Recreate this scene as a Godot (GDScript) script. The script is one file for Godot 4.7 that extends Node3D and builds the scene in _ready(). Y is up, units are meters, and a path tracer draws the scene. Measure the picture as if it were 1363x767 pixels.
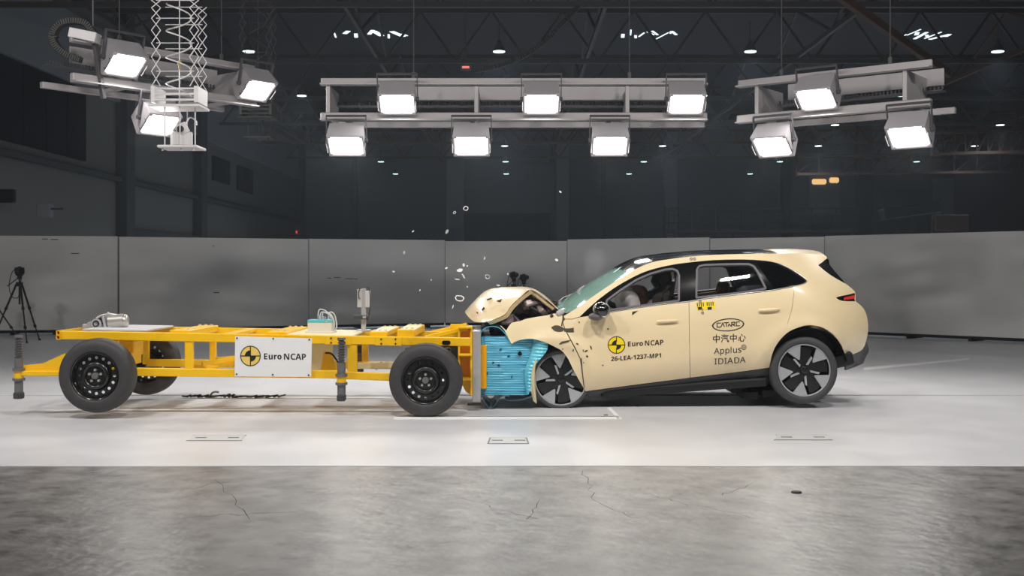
extends Node3D
# A side-impact hall with a barrier trolley that has just struck a cream car.
# Units: metres, y up. The camera stands at (0, 1.4, 11.5) and looks along -z.

const F = 1510.0      # focal length in pixels of the 1363 x 767 frame
const CX = 681.5
const HY = 361.0      # row of the horizon
const CH = 1.4
const CZ = 11.5
const MID = -0.93     # lengthwise middle plane of the car

var M = {}
var counts = {}
var rng = RandomNumberGenerator.new()
var xr_table = []

# ------------------------------------------------------------------ mesh collector
class MB:
	var v = PackedVector3Array()
	var n = PackedVector3Array()
	func tn(a, b, c, na, nb, nc):
		if (c - a).cross(b - a).dot(na + nb + nc) < 0.0:
			v.append(a); v.append(c); v.append(b)
			n.append(na); n.append(nc); n.append(nb)
		else:
			v.append(a); v.append(b); v.append(c)
			n.append(na); n.append(nb); n.append(nc)
	func to(a, b, c, dir):
		var m = (b - a).cross(c - a)
		if m.length_squared() < 1e-16:
			return
		m = m.normalized()
		if m.dot(dir) < 0.0:
			m = -m
		tn(a, b, c, m, m, m)
	func quad(a, b, c, d, dir):
		to(a, b, c, dir)
		to(a, c, d, dir)
	func box(c, s, b = 0.0, bs = Basis()):
		var h = s * 0.5
		b = min(b, 0.45 * min(s.x, min(s.y, s.z)))
		for ax in 3:
			var i = (ax + 1) % 3
			var j = (ax + 2) % 3
			for sg in [-1.0, 1.0]:
				var q = []
				for uv in [[-1, -1], [1, -1], [1, 1], [-1, 1]]:
					var p = Vector3()
					p[ax] = sg * h[ax]
					p[i] = uv[0] * (h[i] - b)
					p[j] = uv[1] * (h[j] - b)
					q.append(c + bs * p)
				var d = Vector3()
				d[ax] = sg
				quad(q[0], q[1], q[2], q[3], bs * d)
			if b > 0.0:
				for si in [-1.0, 1.0]:
					for sj in [-1.0, 1.0]:
						var q = []
						for e in [[-1, 0], [1, 0], [1, 1], [-1, 1]]:
							var p = Vector3()
							p[ax] = e[0] * (h[ax] - b)
							p[i] = si * (h[i] - (b if e[1] == 1 else 0.0))
							p[j] = sj * (h[j] - (b if e[1] == 0 else 0.0))
							q.append(c + bs * p)
						var d = Vector3()
						d[i] = si
						d[j] = sj
						quad(q[0], q[1], q[2], q[3], bs * d)
		if b > 0.0:
			for k in 8:
				var sg = Vector3(1 if k & 1 else -1, 1 if k & 2 else -1, 1 if k & 4 else -1)
				var t = []
				for ax in 3:
					var p = Vector3()
					for m in 3:
						p[m] = sg[m] * (h[m] - (0.0 if m == ax else b))
					t.append(c + bs * p)
				to(t[0], t[1], t[2], bs * sg)
	func beam(p, q, w, h, b = 0.004, up = Vector3.UP):
		var x = (q - p).normalized()
		if abs(x.dot(up)) > 0.99:
			up = Vector3.BACK
		var z = x.cross(up).normalized()
		var y = z.cross(x)
		box((p + q) * 0.5, Vector3((q - p).length(), h, w), b, Basis(x, y, z))
	# open square pipe from p to q
	func pipe(p, q, w, h, t, up = Vector3.UP):
		var x = (q - p).normalized()
		if abs(x.dot(up)) > 0.99:
			up = Vector3.BACK
		var z = x.cross(up).normalized()
		var y = z.cross(x)
		var bs = Basis(x, y, z)
		var l = (q - p).length()
		var c = (p + q) * 0.5
		for s in [-1.0, 1.0]:
			box(c + y * s * (h - t) * 0.5, Vector3(l, t, w), 0.0, bs)
			box(c + z * s * (w - t) * 0.5, Vector3(l, h - 2.0 * t, t), 0.0, bs)
	# turned profile: points (radius, along z), about the z axis of xf
	func lathe(prof, seg, xf, crease = 0.64):
		var np = prof.size()
		var sn = []
		for i in np - 1:
			var d = prof[i + 1] - prof[i]
			sn.append(Vector2(d.y, -d.x).normalized())
		for i in np - 1:
			var n0 = sn[i]
			var n1 = sn[i]
			if i > 0 and sn[i - 1].dot(sn[i]) > crease:
				n0 = (sn[i - 1] + sn[i]).normalized()
			if i < np - 2 and sn[i + 1].dot(sn[i]) > crease:
				n1 = (sn[i + 1] + sn[i]).normalized()
			for k in seg:
				var a0 = TAU * k / seg
				var a1 = TAU * (k + 1) / seg
				var p = []
				var m = []
				for e in [[a0, i, n0], [a1, i, n0], [a1, i + 1, n1], [a0, i + 1, n1]]:
					var ca = cos(e[0])
					var sa = sin(e[0])
					p.append(xf * Vector3(prof[e[1]].x * ca, prof[e[1]].x * sa, prof[e[1]].y))
					m.append((xf.basis * Vector3(e[2].x * ca, e[2].x * sa, e[2].y)).normalized())
				if prof[i].x > 1e-6:
					tn(p[0], p[1], p[2], m[0], m[1], m[2])
				if prof[i + 1].x > 1e-6:
					tn(p[0], p[2], p[3], m[0], m[2], m[3])
	func cyl(p, q, r, seg = 16, r2 = -1.0):
		if r2 < 0.0:
			r2 = r
		var z = (q - p).normalized()
		var x = z.cross(Vector3.UP if abs(z.y) < 0.9 else Vector3.RIGHT).normalized()
		var l = (q - p).length()
		lathe([Vector2(0, 0), Vector2(r, 0), Vector2(r2, l), Vector2(0, l)], seg, Transform3D(Basis(x, z.cross(x), z), p))
	func tube(path, r, seg = 8):
		var np = path.size()
		var rings = []
		var nr = []
		var side = Vector3.ZERO
		for i in np:
			var t = (path[min(i + 1, np - 1)] - path[max(i - 1, 0)]).normalized()
			if side == Vector3.ZERO:
				side = t.cross(Vector3.UP if abs(t.y) < 0.9 else Vector3.RIGHT).normalized()
			side = (side - t * side.dot(t)).normalized()
			var o = t.cross(side)
			var rp = []
			var rn = []
			for k in seg:
				var d = side * cos(TAU * k / seg) + o * sin(TAU * k / seg)
				rp.append(path[i] + d * r)
				rn.append(d)
			rings.append(rp)
			nr.append(rn)
		for i in np - 1:
			for k in seg:
				var j = (k + 1) % seg
				tn(rings[i][k], rings[i][j], rings[i + 1][j], nr[i][k], nr[i][j], nr[i + 1][j])
				tn(rings[i][k], rings[i + 1][j], rings[i + 1][k], nr[i][k], nr[i + 1][j], nr[i + 1][k])
		for e in [[0, path[0] - path[1]], [np - 1, path[np - 1] - path[np - 2]]]:
			for k in range(1, seg - 1):
				to(rings[e[0]][0], rings[e[0]][k], rings[e[0]][k + 1], e[1])
	# flat outline (in local xy) of a thickness from z0 to z1
	func prism(pts, z0, z1, xf = Transform3D()):
		var a = PackedVector2Array(pts)
		if Geometry2D.is_polygon_clockwise(a):
			a.reverse()
		var ix = Geometry2D.triangulate_polygon(a)
		for i in range(0, ix.size(), 3):
			for e in [[z0, -1.0], [z1, 1.0]]:
				to(xf * Vector3(a[ix[i]].x, a[ix[i]].y, e[0]), xf * Vector3(a[ix[i + 1]].x, a[ix[i + 1]].y, e[0]), xf * Vector3(a[ix[i + 2]].x, a[ix[i + 2]].y, e[0]), xf.basis * Vector3(0, 0, e[1]))
		for i in a.size():
			var p = a[i]
			var q = a[(i + 1) % a.size()]
			var d = q - p
			quad(xf * Vector3(p.x, p.y, z0), xf * Vector3(q.x, q.y, z0), xf * Vector3(q.x, q.y, z1), xf * Vector3(p.x, p.y, z1), xf.basis * Vector3(d.y, -d.x, 0))
	# smooth sheet over a grid of points; t > 0 gives it a thickness below its face
	func sheet(g, t = 0.0, face = Vector3.UP):
		var nr = g.size()
		var nc = g[0].size()
		var nn = []
		for i in nr:
			var row = []
			for j in nc:
				var du = g[i][min(j + 1, nc - 1)] - g[i][max(j - 1, 0)]
				var dv = g[min(i + 1, nr - 1)][j] - g[max(i - 1, 0)][j]
				var m = du.cross(dv).normalized()
				row.append(m)
			nn.append(row)
		var sum = Vector3()
		for row in nn:
			for m in row:
				sum += m
		var fl = -1.0 if sum.dot(face) < 0.0 else 1.0
		for i in nr - 1:
			for j in nc - 1:
				var q = [[i, j], [i, j + 1], [i + 1, j + 1], [i + 1, j]]
				var p = []
				var m = []
				for e in q:
					p.append(g[e[0]][e[1]])
					m.append(nn[e[0]][e[1]] * fl)
				tn(p[0], p[1], p[2], m[0], m[1], m[2])
				tn(p[0], p[2], p[3], m[0], m[2], m[3])
				if t > 0.0:
					for k in 4:
						p[k] = p[k] - m[k] * t
					tn(p[0], p[1], p[2], -m[0], -m[1], -m[2])
					tn(p[0], p[2], p[3], -m[0], -m[2], -m[3])
		if t > 0.0:
			var rim = []
			for j in nc: rim.append([0, j])
			for i in range(1, nr): rim.append([i, nc - 1])
			for j in range(nc - 2, -1, -1): rim.append([nr - 1, j])
			for i in range(nr - 2, 0, -1): rim.append([i, 0])
			var mid = g[nr / 2][nc / 2]
			for k in rim.size():
				var a = rim[k]
				var b = rim[(k + 1) % rim.size()]
				var pa = g[a[0]][a[1]]
				var pb = g[b[0]][b[1]]
				quad(pa, pb, pb - nn[b[0]][b[1]] * fl * t, pa - nn[a[0]][a[1]] * fl * t, (pa + pb) * 0.5 - mid)
	func mesh():
		var a = []
		a.resize(Mesh.ARRAY_MAX)
		a[Mesh.ARRAY_VERTEX] = v
		a[Mesh.ARRAY_NORMAL] = n
		var m = ArrayMesh.new()
		m.add_surface_from_arrays(Mesh.PRIMITIVE_TRIANGLES, a)
		return m

# ------------------------------------------------------------------ objects
func numbered(called):
	counts[called] = counts.get(called, 0) + 1
	return called if counts[called] == 1 else "%s_%03d" % [called, counts[called] - 1]

func tag(o, label, category, group = ""):
	o.set_meta("label", label)
	o.set_meta("category", category)
	if group:
		o.set_meta("group", group)
	return o

func thing(called, label, category, group = "", at = Vector3.ZERO, bs = Basis()):
	var o = Node3D.new()
	o.name = numbered(called)
	add_child(o)
	o.transform = Transform3D(bs, at)
	return tag(o, label, category, group)

# one named mesh under a parent
func put(parent, called, mb, mat, at = null):
	var o = MeshInstance3D.new()
	o.name = numbered(called) if parent == self else called
	o.mesh = mb.mesh() if mb is MB else mb
	o.material_override = mat
	parent.add_child(o, true)
	if at != null:
		o.transform = at
	return o

func struct(called, mb, mat):
	var o = put(self, called, mb, mat)
	o.set_meta("kind", "structure")
	return o

func mat(color, rough = 0.6, metal = 0.0, extra = {}):
	var m = StandardMaterial3D.new()
	m.albedo_color = color
	m.roughness = rough
	m.metallic = metal
	for k in extra:
		m.set(k, extra[k])
	return m

func glow(color, e):
	var m = mat(Color(0.9, 0.9, 0.9), 0.4)
	m.emission_enabled = true
	m.emission = color
	m.emission_energy_multiplier = e
	return m

func noise_tex(freq, octaves, ramp, size = 512, seed_no = 1, normal = false, kind = FastNoiseLite.TYPE_SIMPLEX_SMOOTH):
	var fn = FastNoiseLite.new()
	fn.seed = seed_no
	fn.noise_type = kind
	fn.frequency = freq
	fn.fractal_octaves = octaves
	var t = NoiseTexture2D.new()
	t.width = size
	t.height = size
	t.seamless = true
	t.noise = fn
	if normal:
		t.as_normal_map = true
		t.bump_strength = 2.0
	if ramp:
		var g = Gradient.new()
		g.offsets = PackedFloat32Array(ramp.map(func(e): return e[0]))
		g.colors = PackedColorArray(ramp.map(func(e): return e[1]))
		t.color_ramp = g
	return t

func g8(v):
	return Color(v / 255.0, v / 255.0, v / 255.0)

func c8(r, g, b, a = 1.0):
	return Color(r / 255.0, g / 255.0, b / 255.0, a)

# where a spot of the frame lies at the plane z
func W(px, py, z):
	var d = CZ - z
	return Vector3((px - CX) * d / F, CH - (py - HY) * d / F, z)

func pts(a):
	var out = []
	for i in range(0, a.size(), 2):
		out.append(Vector2(a[i], a[i + 1]))
	return out

func cr(p0, p1, p2, p3, t):
	return 0.5 * (2.0 * p1 + (p2 - p0) * t + (2.0 * p0 - 5.0 * p1 + 4.0 * p2 - p3) * t * t + (3.0 * p1 - p0 - 3.0 * p2 + p3) * t * t * t)

func smooth(a, n):
	var out = []
	for i in a.size() - 1:
		for k in n:
			out.append(cr(a[max(i - 1, 0)], a[i], a[i + 1], a[min(i + 2, a.size() - 1)], float(k) / n))
	out.append(a[a.size() - 1])
	return out

func smooth_grid(rows, nu, nv):
	var wide = []
	for r in rows:
		wide.append(smooth(r, nu))
	var cols = []
	for j in wide[0].size():
		var c = []
		for r in wide:
			c.append(r[j])
		cols.append(smooth(c, nv))
	return cols

func arc(cx, cy, rx, ry, a0, a1, n):
	var out = []
	for i in n + 1:
		var a = deg_to_rad(lerp(float(a0), float(a1), float(i) / n))
		out.append(Vector2(cx + rx * cos(a), cy - ry * sin(a)))
	return out

# ------------------------------------------------------------------ the skin of the car's near side: z over (x, y)
func belt_at(x):
	return 0.84 + 0.144 * x

func sill_at(x):
	return 0.083 + 0.13 * x

func make_xr():
	var a = pts([1090, 330, 1096, 341, 1101, 350, 1112, 364, 1124, 377, 1136, 388, 1143, 400, 1149, 410, 1155, 426, 1156, 440, 1154, 455, 1151, 465, 1146, 477, 1138, 495, 1130, 520])
	var raw = []
	for i in 121:
		var y = i * 0.0125 + 0.2
		var py = HY + (CH - y) * F / 11.95
		var x = a[0].x
		for k in a.size() - 1:
			if py >= a[k].y and py <= a[k + 1].y:
				x = remap(py, a[k].y, a[k + 1].y, a[k].x, a[k + 1].x)
		if py > a[a.size() - 1].y:
			x = a[a.size() - 1].x
		raw.append((x - CX) * 11.95 / F)
	for i in raw.size():
		var s = 0.0
		var c = 0
		for k in range(max(0, i - 4), min(raw.size(), i + 5)):
			s += raw[k]
			c += 1
		xr_table.append(s / c)

func xr(y):
	var f = clamp((y - 0.2) / 0.0125, 0.0, 119.99)
	var i = int(f)
	return lerp(xr_table[i], xr_table[i + 1], f - i)

func S(x, y):
	var yb = belt_at(x)
	var ys = sill_at(x)
	var v = max((y - ys) / (yb - ys), -0.25)
	var z = 0.0
	if v < 0.35:
		z -= 0.09 * pow((0.35 - v) / 0.35, 2.0)
	if y > yb:
		var h = y - yb
		z -= 0.055 + 0.326 * h + 0.5 * h * h
	elif v > 0.55:
		z -= 0.055 * pow((v - 0.55) / 0.45, 2.0)
	var u = clamp(1.0 - (xr(y) - x) / 0.9, 0.0, 1.06)
	z -= 0.45 * pow(u, 2.3)
	if x < 0.3:
		z -= 0.35 * pow(0.3 - x, 2.0)
	var r = Vector2(x - 2.974, y - 0.387).length()
	z += 0.028 * exp(-pow((r - 0.46) / 0.08, 2.0)) * (1.0 if y > 0.3 else 0.5)
	r = Vector2(x - 0.41, y - 0.265).length()
	z += 0.03 * exp(-pow((r - 0.44) / 0.08, 2.0))
	return z

func SP(px, py, off = 0.0):
	var z = 0.0
	for i in 6:
		var p = W(px, py, z)
		z = S(p.x, p.y) + off
	var q = W(px, py, z)
	return Vector3(q.x, q.y, S(q.x, q.y) + off)

func SN(x, y):
	var e = 0.004
	var s = S(x, y)
	return Vector3(-(S(x + e, y) - s) / e, -(S(x, y + e) - s) / e, 1.0).normalized()

func mirror(p):
	return Vector3(p.x, p.y, 2.0 * MID - p.z)

# a sheet of the car's skin inside an outline given in frame pixels
func skin(outline, off = 0.0, t = 0.012, mir = false, holes = [], cell = 0.055):
	var mb = MB.new()
	var rings = []
	for o in [outline] + holes:
		var flat = PackedVector2Array()
		for i in o.size():
			var a = o[i]
			var b = o[(i + 1) % o.size()]
			var k = max(1, int(ceil(a.distance_to(b) / 7.0)))
			for j in k:
				var p = a.lerp(b, float(j) / k)
				var w = SP(p.x, p.y, off)
				flat.append(Vector2(w.x, w.y))
		if Geometry2D.is_polygon_clockwise(flat):
			flat.reverse()
		rings.append(flat)
	var lo = rings[0][0]
	var hi = lo
	for p in rings[0]:
		lo = lo.min(p)
		hi = hi.max(p)
	var fl = Vector3(1, 1, -1) if mir else Vector3.ONE
	var cache = {}
	var at = func(p, o):
		var key = Vector3(p.x, p.y, o)
		if not cache.has(key):
			var nn = SN(p.x, p.y)
			var q = Vector3(p.x, p.y, S(p.x, p.y) + off) - nn * o
			if mir:
				q = mirror(q)
			cache[key] = [q, nn * fl]
		return cache[key]
	for i in int(ceil((hi.x - lo.x) / cell)):
		for j in int(ceil((hi.y - lo.y) / cell)):
			var c = lo + Vector2(i, j) * cell
			var pieces = Geometry2D.intersect_polygons(PackedVector2Array([c, c + Vector2(cell, 0), c + Vector2(cell, cell), c + Vector2(0, cell)]), rings[0])
			for h in range(1, rings.size()):
				var left = []
				for p in pieces:
					left.append_array(Geometry2D.clip_polygons(p, rings[h]))
				pieces = left
			for p in pieces:
				if Geometry2D.is_polygon_clockwise(p):
					continue
				var ix = Geometry2D.triangulate_polygon(p)
				for k in range(0, ix.size(), 3):
					for o in [0.0, t]:
						if o == 0.0 or t > 0.0:
							var a = at.call(p[ix[k]], o)
							var b = at.call(p[ix[k + 1]], o)
							var d = at.call(p[ix[k + 2]], o)
							var sg = 1.0 if o == 0.0 else -1.0
							mb.tn(a[0], b[0], d[0], a[1] * sg, b[1] * sg, d[1] * sg)
	if t > 0.0:
		for h in rings.size():
			var r = rings[h]
			for i in r.size():
				var p = r[i]
				var q = r[(i + 1) % r.size()]
				var d = q - p
				var dir = Vector3(d.y, -d.x, 0.0) * (1.0 if h == 0 else -1.0)
				mb.quad(at.call(p, 0.0)[0], at.call(q, 0.0)[0], at.call(q, t)[0], at.call(p, t)[0], dir)
	return mb

# ------------------------------------------------------------------ writing laid on a surface: surf(px, py, lift) gives a point
func text_on(parent, called, said, l, base, wd, ht, slope, m, surf, font = "Droid Sans", bold = false):
	var tm = TextMesh.new()
	var sf = SystemFont.new()
	sf.font_names = PackedStringArray([font])
	if bold:
		sf.font_weight = 700
	tm.font = sf
	tm.text = said
	tm.font_size = 48
	tm.depth = 0.01
	tm.curve_step = 1.5
	var a = tm.get_mesh_arrays()
	var vs = a[Mesh.ARRAY_VERTEX]
	var ix = a[Mesh.ARRAY_INDEX]
	var lo = vs[0]
	var hi = vs[0]
	for p in vs:
		lo = lo.min(p)
		hi = hi.max(p)
	var mb = MB.new()
	var q = []
	var cache = {}
	for p in vs:
		if not cache.has(p):
			var u = (p.x - lo.x) / (hi.x - lo.x)
			var w = (p.y - lo.y) / (hi.y - lo.y)
			cache[p] = surf.call(l + u * wd, base - w * ht + u * wd * slope, 0.0005 + (0.0012 if p.z > 0.0 else 0.0))
		q.append(cache[p])
	var ns = a[Mesh.ARRAY_NORMAL]
	for i in range(0, ix.size(), 3):
		mb.to(q[ix[i]], q[ix[i + 1]], q[ix[i + 2]], ns[ix[i]])
	return put(parent, called, mb, m)

func stroke(mb, line, thick, l, base, wd, ht, slope, surf, closed = false):
	var pp = []
	for p in line:
		pp.append(Vector2(l + p.x * wd, base - p.y * ht + p.x * wd * slope))
	var n = pp.size()
	for i in (n if closed else n - 1):
		var a = pp[i]
		var b = pp[(i + 1) % n]
		var d = (b - a).normalized()
		var s = Vector2(-d.y, d.x) * thick * 0.5
		a -= d * thick * 0.3
		b += d * thick * 0.3
		mb.quad(surf.call(a.x + s.x, a.y + s.y, 0.0015), surf.call(b.x + s.x, b.y + s.y, 0.0015), surf.call(b.x - s.x, b.y - s.y, 0.0015), surf.call(a.x - s.x, a.y - s.y, 0.0015), Vector3.BACK)

func strokes_on(parent, called, lines, thick, l, base, wd, ht, slope, m, surf):
	var mb = MB.new()
	for line in lines:
		stroke(mb, line, thick, l, base, wd, ht, slope, surf)
	return put(parent, called, mb, m)

func fan_on(mb, cx, cy, r0, r1, a0, a1, lift, surf):
	var n = max(2, int(abs(a1 - a0) / 9.0))
	for i in n:
		var p = deg_to_rad(lerp(float(a0), float(a1), float(i) / n))
		var q = deg_to_rad(lerp(float(a0), float(a1), float(i + 1) / n))
		var e = [[r0, p], [r1, p], [r1, q], [r0, q]].map(func(k): return surf.call(cx + k[0] * cos(k[1]), cy - k[0] * sin(k[1]), lift))
		mb.quad(e[0], e[1], e[2], e[3], Vector3.BACK)

# round quartered emblem: yellow disc, dark ring and cross, two dark quarters
func emblem(parent, cx, cy, r, yellow, surf):
	var disc = MB.new()
	fan_on(disc, cx, cy, 0.0, r, 0, 360, 0.001, surf)
	var o = put(parent, "emblem_disc", disc, yellow)
	var d = MB.new()
	fan_on(d, cx, cy, r * 0.93, r * 1.02, 0, 360, 0.002, surf)
	fan_on(d, cx, cy, 0.0, r * 0.56, 90, 180, 0.002, surf)
	fan_on(d, cx, cy, 0.0, r * 0.56, 270, 360, 0.002, surf)
	var w = r * 0.05
	for s in [[r, w], [w, r]]:
		d.quad(surf.call(cx - s[0], cy - s[1], 0.0022), surf.call(cx + s[0], cy - s[1], 0.0022), surf.call(cx + s[0], cy + s[1], 0.0022), surf.call(cx - s[0], cy + s[1], 0.0022), Vector3.BACK)
	put(o if parent.get_parent() == self else parent, "emblem_mark", d, M.ink)

# ------------------------------------------------------------------ soft bodies: rounded bones joined by a smooth minimum, meshed with surface nets
func flesh(mb, bones, cell, k):
	var lo = bones[0][0]
	var hi = lo
	for b in bones:
		for e in [[b[0], b[1]], [b[2], b[3]]]:
			lo = lo.min(e[0] - Vector3.ONE * (e[1] + 4.0 * cell))
			hi = hi.max(e[0] + Vector3.ONE * (e[1] + 4.0 * cell))
	var nx = int((hi.x - lo.x) / cell) + 1
	var ny = int((hi.y - lo.y) / cell) + 1
	var nz = int((hi.z - lo.z) / cell) + 1
	var f = PackedFloat32Array()
	f.resize(nx * ny * nz)
	f.fill(1.0)
	for b in bones:
		var rr = max(b[1], b[3]) + 3.0 * cell
		var p0 = (b[0].min(b[2]) - Vector3.ONE * rr - lo) / cell
		var p1 = (b[0].max(b[2]) + Vector3.ONE * rr - lo) / cell
		var ab = b[2] - b[0]
		var ll = max(ab.length_squared(), 1e-9)
		for z in range(max(0, int(p0.z)), min(nz, int(p1.z) + 1)):
			for y in range(max(0, int(p0.y)), min(ny, int(p1.y) + 1)):
				for x in range(max(0, int(p0.x)), min(nx, int(p1.x) + 1)):
					var p = lo + Vector3(x, y, z) * cell
					var t = clamp((p - b[0]).dot(ab) / ll, 0.0, 1.0)
					var d = p.distance_to(b[0] + ab * t) - lerp(b[1], b[3], t)
					var i = (z * ny + y) * nx + x
					var o = f[i]
					var h = max(k - abs(o - d), 0.0) / k
					f[i] = min(o, d) - h * h * k * 0.25
	var made = {}
	var st = [1, nx, nx * ny]
	var corner = []
	for c in 8:
		corner.append((c & 1) + ((c >> 1) & 1) * nx + ((c >> 2) & 1) * nx * ny)
	for z in range(1, nz - 2):
		for y in range(1, ny - 2):
			for x in range(1, nx - 2):
				var i = (z * ny + y) * nx + x
				var neg = 0
				for c in 8:
					if f[i + corner[c]] < 0.0:
						neg += 1
				if neg == 0 or neg == 8:
					continue
				var s = Vector3()
				var cnt = 0
				for c in 8:
					for ax in 3:
						if not (c >> ax) & 1:
							var a = f[i + corner[c]]
							var b = f[i + corner[c | (1 << ax)]]
							if (a < 0.0) != (b < 0.0):
								var q = Vector3(c & 1, (c >> 1) & 1, (c >> 2) & 1)
								q[ax] += a / (a - b)
								s += q
								cnt += 1
				var g = Vector3(f[i + 1] - f[i - 1], f[i + nx] - f[i - nx], f[i + st[2]] - f[i - st[2]])
				made[i] = [lo + (Vector3(x, y, z) + s / cnt) * cell, g.normalized()]
	for i in made:
		for ax in 3:
			if (f[i] < 0.0) != (f[i + st[ax]] < 0.0):
				var u = st[(ax + 1) % 3]
				var w = st[(ax + 2) % 3]
				if made.has(i - u) and made.has(i - w) and made.has(i - u - w):
					var a = made[i]
					var b = made[i - u]
					var c = made[i - u - w]
					var d = made[i - w]
					mb.tn(a[0], b[0], c[0], a[1], b[1], c[1])
					mb.tn(a[0], c[0], d[0], a[1], c[1], d[1])

func ball(mb, c, r, seg = 20):
	var prof = []
	var nr = int(seg / 2.0)
	for i in nr + 1:
		var a = PI * i / nr - PI / 2.0
		prof.append(Vector2(max(cos(a), 0.0), sin(a)))
	var bs = Basis().scaled(r)
	var start = mb.n.size()
	mb.lathe(prof, seg, Transform3D(bs, c), -1.0)
	for i in range(start, mb.n.size()):
		var p = mb.v[i] - c
		mb.n[i] = Vector3(p.x / (r.x * r.x), p.y / (r.y * r.y), p.z / (r.z * r.z)).normalized()

func bolt(mb, p, dir, r, l):
	mb.cyl(p, p + dir * l, r, 6)

# ------------------------------------------------------------------ materials
func make_materials():
	var floor_spots = noise_tex(0.006, 4, [[0.0, g8(231)], [0.45, g8(237)], [1.0, g8(242)]], 512, 3)
	var floor_rough = noise_tex(0.012, 4, [[0.0, g8(72)], [1.0, g8(92)]], 512, 4)
	M.white_floor = mat(Color(0.93, 0.93, 0.945), 1.0, 0.0, {"albedo_texture": floor_spots, "roughness_texture": floor_rough, "uv1_triplanar": true, "uv1_world_triplanar": true, "uv1_scale": Vector3(0.22, 0.22, 0.22)})
	var con = noise_tex(0.009, 7, [[0.0, g8(134)], [0.3, g8(160)], [0.5, g8(172)], [0.7, g8(182)], [1.0, g8(206)]], 1024, 11)
	var con_fine = noise_tex(0.02, 6, [[0.0, g8(140)], [0.3, g8(205)], [1.0, g8(240)]], 512, 12)
	var con_n = noise_tex(0.05, 4, null, 512, 13, true)
	M.concrete = mat(Color(0.88, 0.865, 0.86), 0.36, 0.0, {"albedo_texture": con, "uv1_triplanar": true, "uv1_world_triplanar": true, "uv1_scale": Vector3(0.33, 0.33, 0.33), "detail_enabled": true, "detail_blend_mode": BaseMaterial3D.BLEND_MODE_MUL, "detail_albedo": con_fine, "normal_enabled": true, "normal_texture": con_n, "normal_scale": 0.25})
	M.crack = mat(g8(58), 0.9)
	M.groove = mat(g8(22), 0.7)
	M.tape = mat(g8(250), 0.5)
	M.thin_line = mat(g8(120), 0.6)
	M.hatch = mat(g8(196), 0.5, 0.0)
	M.panel = mat(g8(224), 0.65, 0.0, {"albedo_texture": noise_tex(0.006, 3, [[0.0, g8(236)], [1.0, g8(255)]], 256, 21), "uv1_triplanar": true, "uv1_world_triplanar": true, "uv1_scale": Vector3(0.3, 0.3, 0.3)})
	M.panel_edge = mat(g8(70), 0.6)
	M.skid = mat(g8(30), 0.8)
	M.hall_wall = mat(c8(108, 107, 105), 0.9)
	M.hall_dark = mat(c8(58, 58, 62), 0.8)
	M.hall_pale = mat(c8(122, 126, 130), 0.9)
	M.hall_back = mat(c8(96, 98, 104), 0.9)
	M.hall_rust = mat(c8(84, 60, 52), 0.9)
	M.column = mat(c8(64, 68, 70), 0.8)
	M.ceiling = mat(c8(66, 66, 70), 0.95)
	M.steel_dark = mat(c8(66, 65, 64), 0.6, 0.2)
	M.rust = mat(c8(74, 52, 40), 0.7, 0.1)
	M.window_dark = mat(c8(30, 33, 40), 0.25)
	M.black = mat(g8(14), 0.6)
	M.black_plastic = mat(g8(34), 0.42)
	M.ink = mat(g8(26), 0.5)
	M.yellow_mark = mat(c8(255, 224, 20), 0.45)
	M.pale_yellow = mat(c8(240, 206, 110), 0.5)
	M.alu = mat(c8(206, 206, 210), 0.42, 0.55)
	M.alu_matt = mat(c8(196, 194, 196), 0.55, 0.15)
	M.truss = mat(c8(158, 154, 156), 0.5, 0.1)
	M.lamp_body = mat(c8(150, 146, 150), 0.5, 0.1)
	M.lamp_dark = mat(c8(70, 68, 72), 0.5, 0.1)
	M.lamp_glass = glow(Color(1.0, 0.985, 0.96), 3.0)
	M.hall_lamp = glow(Color(0.86, 1.0, 0.98), 2.2)
	M.skylight = glow(Color(0.9, 0.97, 1.0), 1.2)
	M.warm_lamp = glow(Color(1.0, 0.78, 0.5), 0.8)
	M.red_led = glow(Color(1.0, 0.1, 0.06), 0.7)
	M.cable = mat(g8(40), 0.6)
	M.white_cable = mat(g8(210), 0.6)
	M.yellow = mat(c8(255, 200, 6), 0.42, 0.0, {"clearcoat_enabled": true, "clearcoat": 0.3, "clearcoat_roughness": 0.3, "albedo_texture": noise_tex(0.008, 5, [[0.0, g8(226)], [0.3, g8(252)], [1.0, g8(255)]], 512, 31), "uv1_triplanar": true, "uv1_world_triplanar": true, "uv1_scale": Vector3(0.8, 0.8, 0.8)})
	M.cream_plate = mat(c8(232, 220, 176), 0.5)
	M.rubber = mat(c8(66, 65, 66), 0.62, 0.0, {"albedo_texture": noise_tex(0.02, 3, [[0.0, g8(224)], [1.0, g8(255)]], 256, 33), "uv1_triplanar": true, "uv1_scale": Vector3(2, 2, 2)})
	M.rim_black = mat(g8(24), 0.3, 0.2, {"clearcoat_enabled": true, "clearcoat": 0.6, "clearcoat_roughness": 0.15})
	M.steel = mat(c8(206, 202, 196), 0.3, 0.55)
	M.steel_grey = mat(c8(120, 120, 122), 0.45, 0.4)
	M.chrome = mat(g8(205), 0.3, 0.9)
	M.board = mat(g8(238), 0.5)
	M.teal = mat(c8(96, 190, 206), 0.45)
	M.beige_box = mat(c8(226, 218, 206), 0.5)
	M.blue = mat(c8(96, 190, 222), 0.34, 0.15, {"clearcoat_enabled": true, "clearcoat": 0.4, "clearcoat_roughness": 0.25})
	M.blue_light = mat(c8(120, 214, 236), 0.3, 0.2)
	M.orange = mat(c8(255, 178, 0), 0.5)
	M.skirt = mat(c8(90, 116, 128), 0.35, 0.5)
	M.paint = mat(c8(245, 223, 180), 0.4, 0.0, {"clearcoat_enabled": true, "clearcoat": 0.8, "clearcoat_roughness": 0.13})
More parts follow.
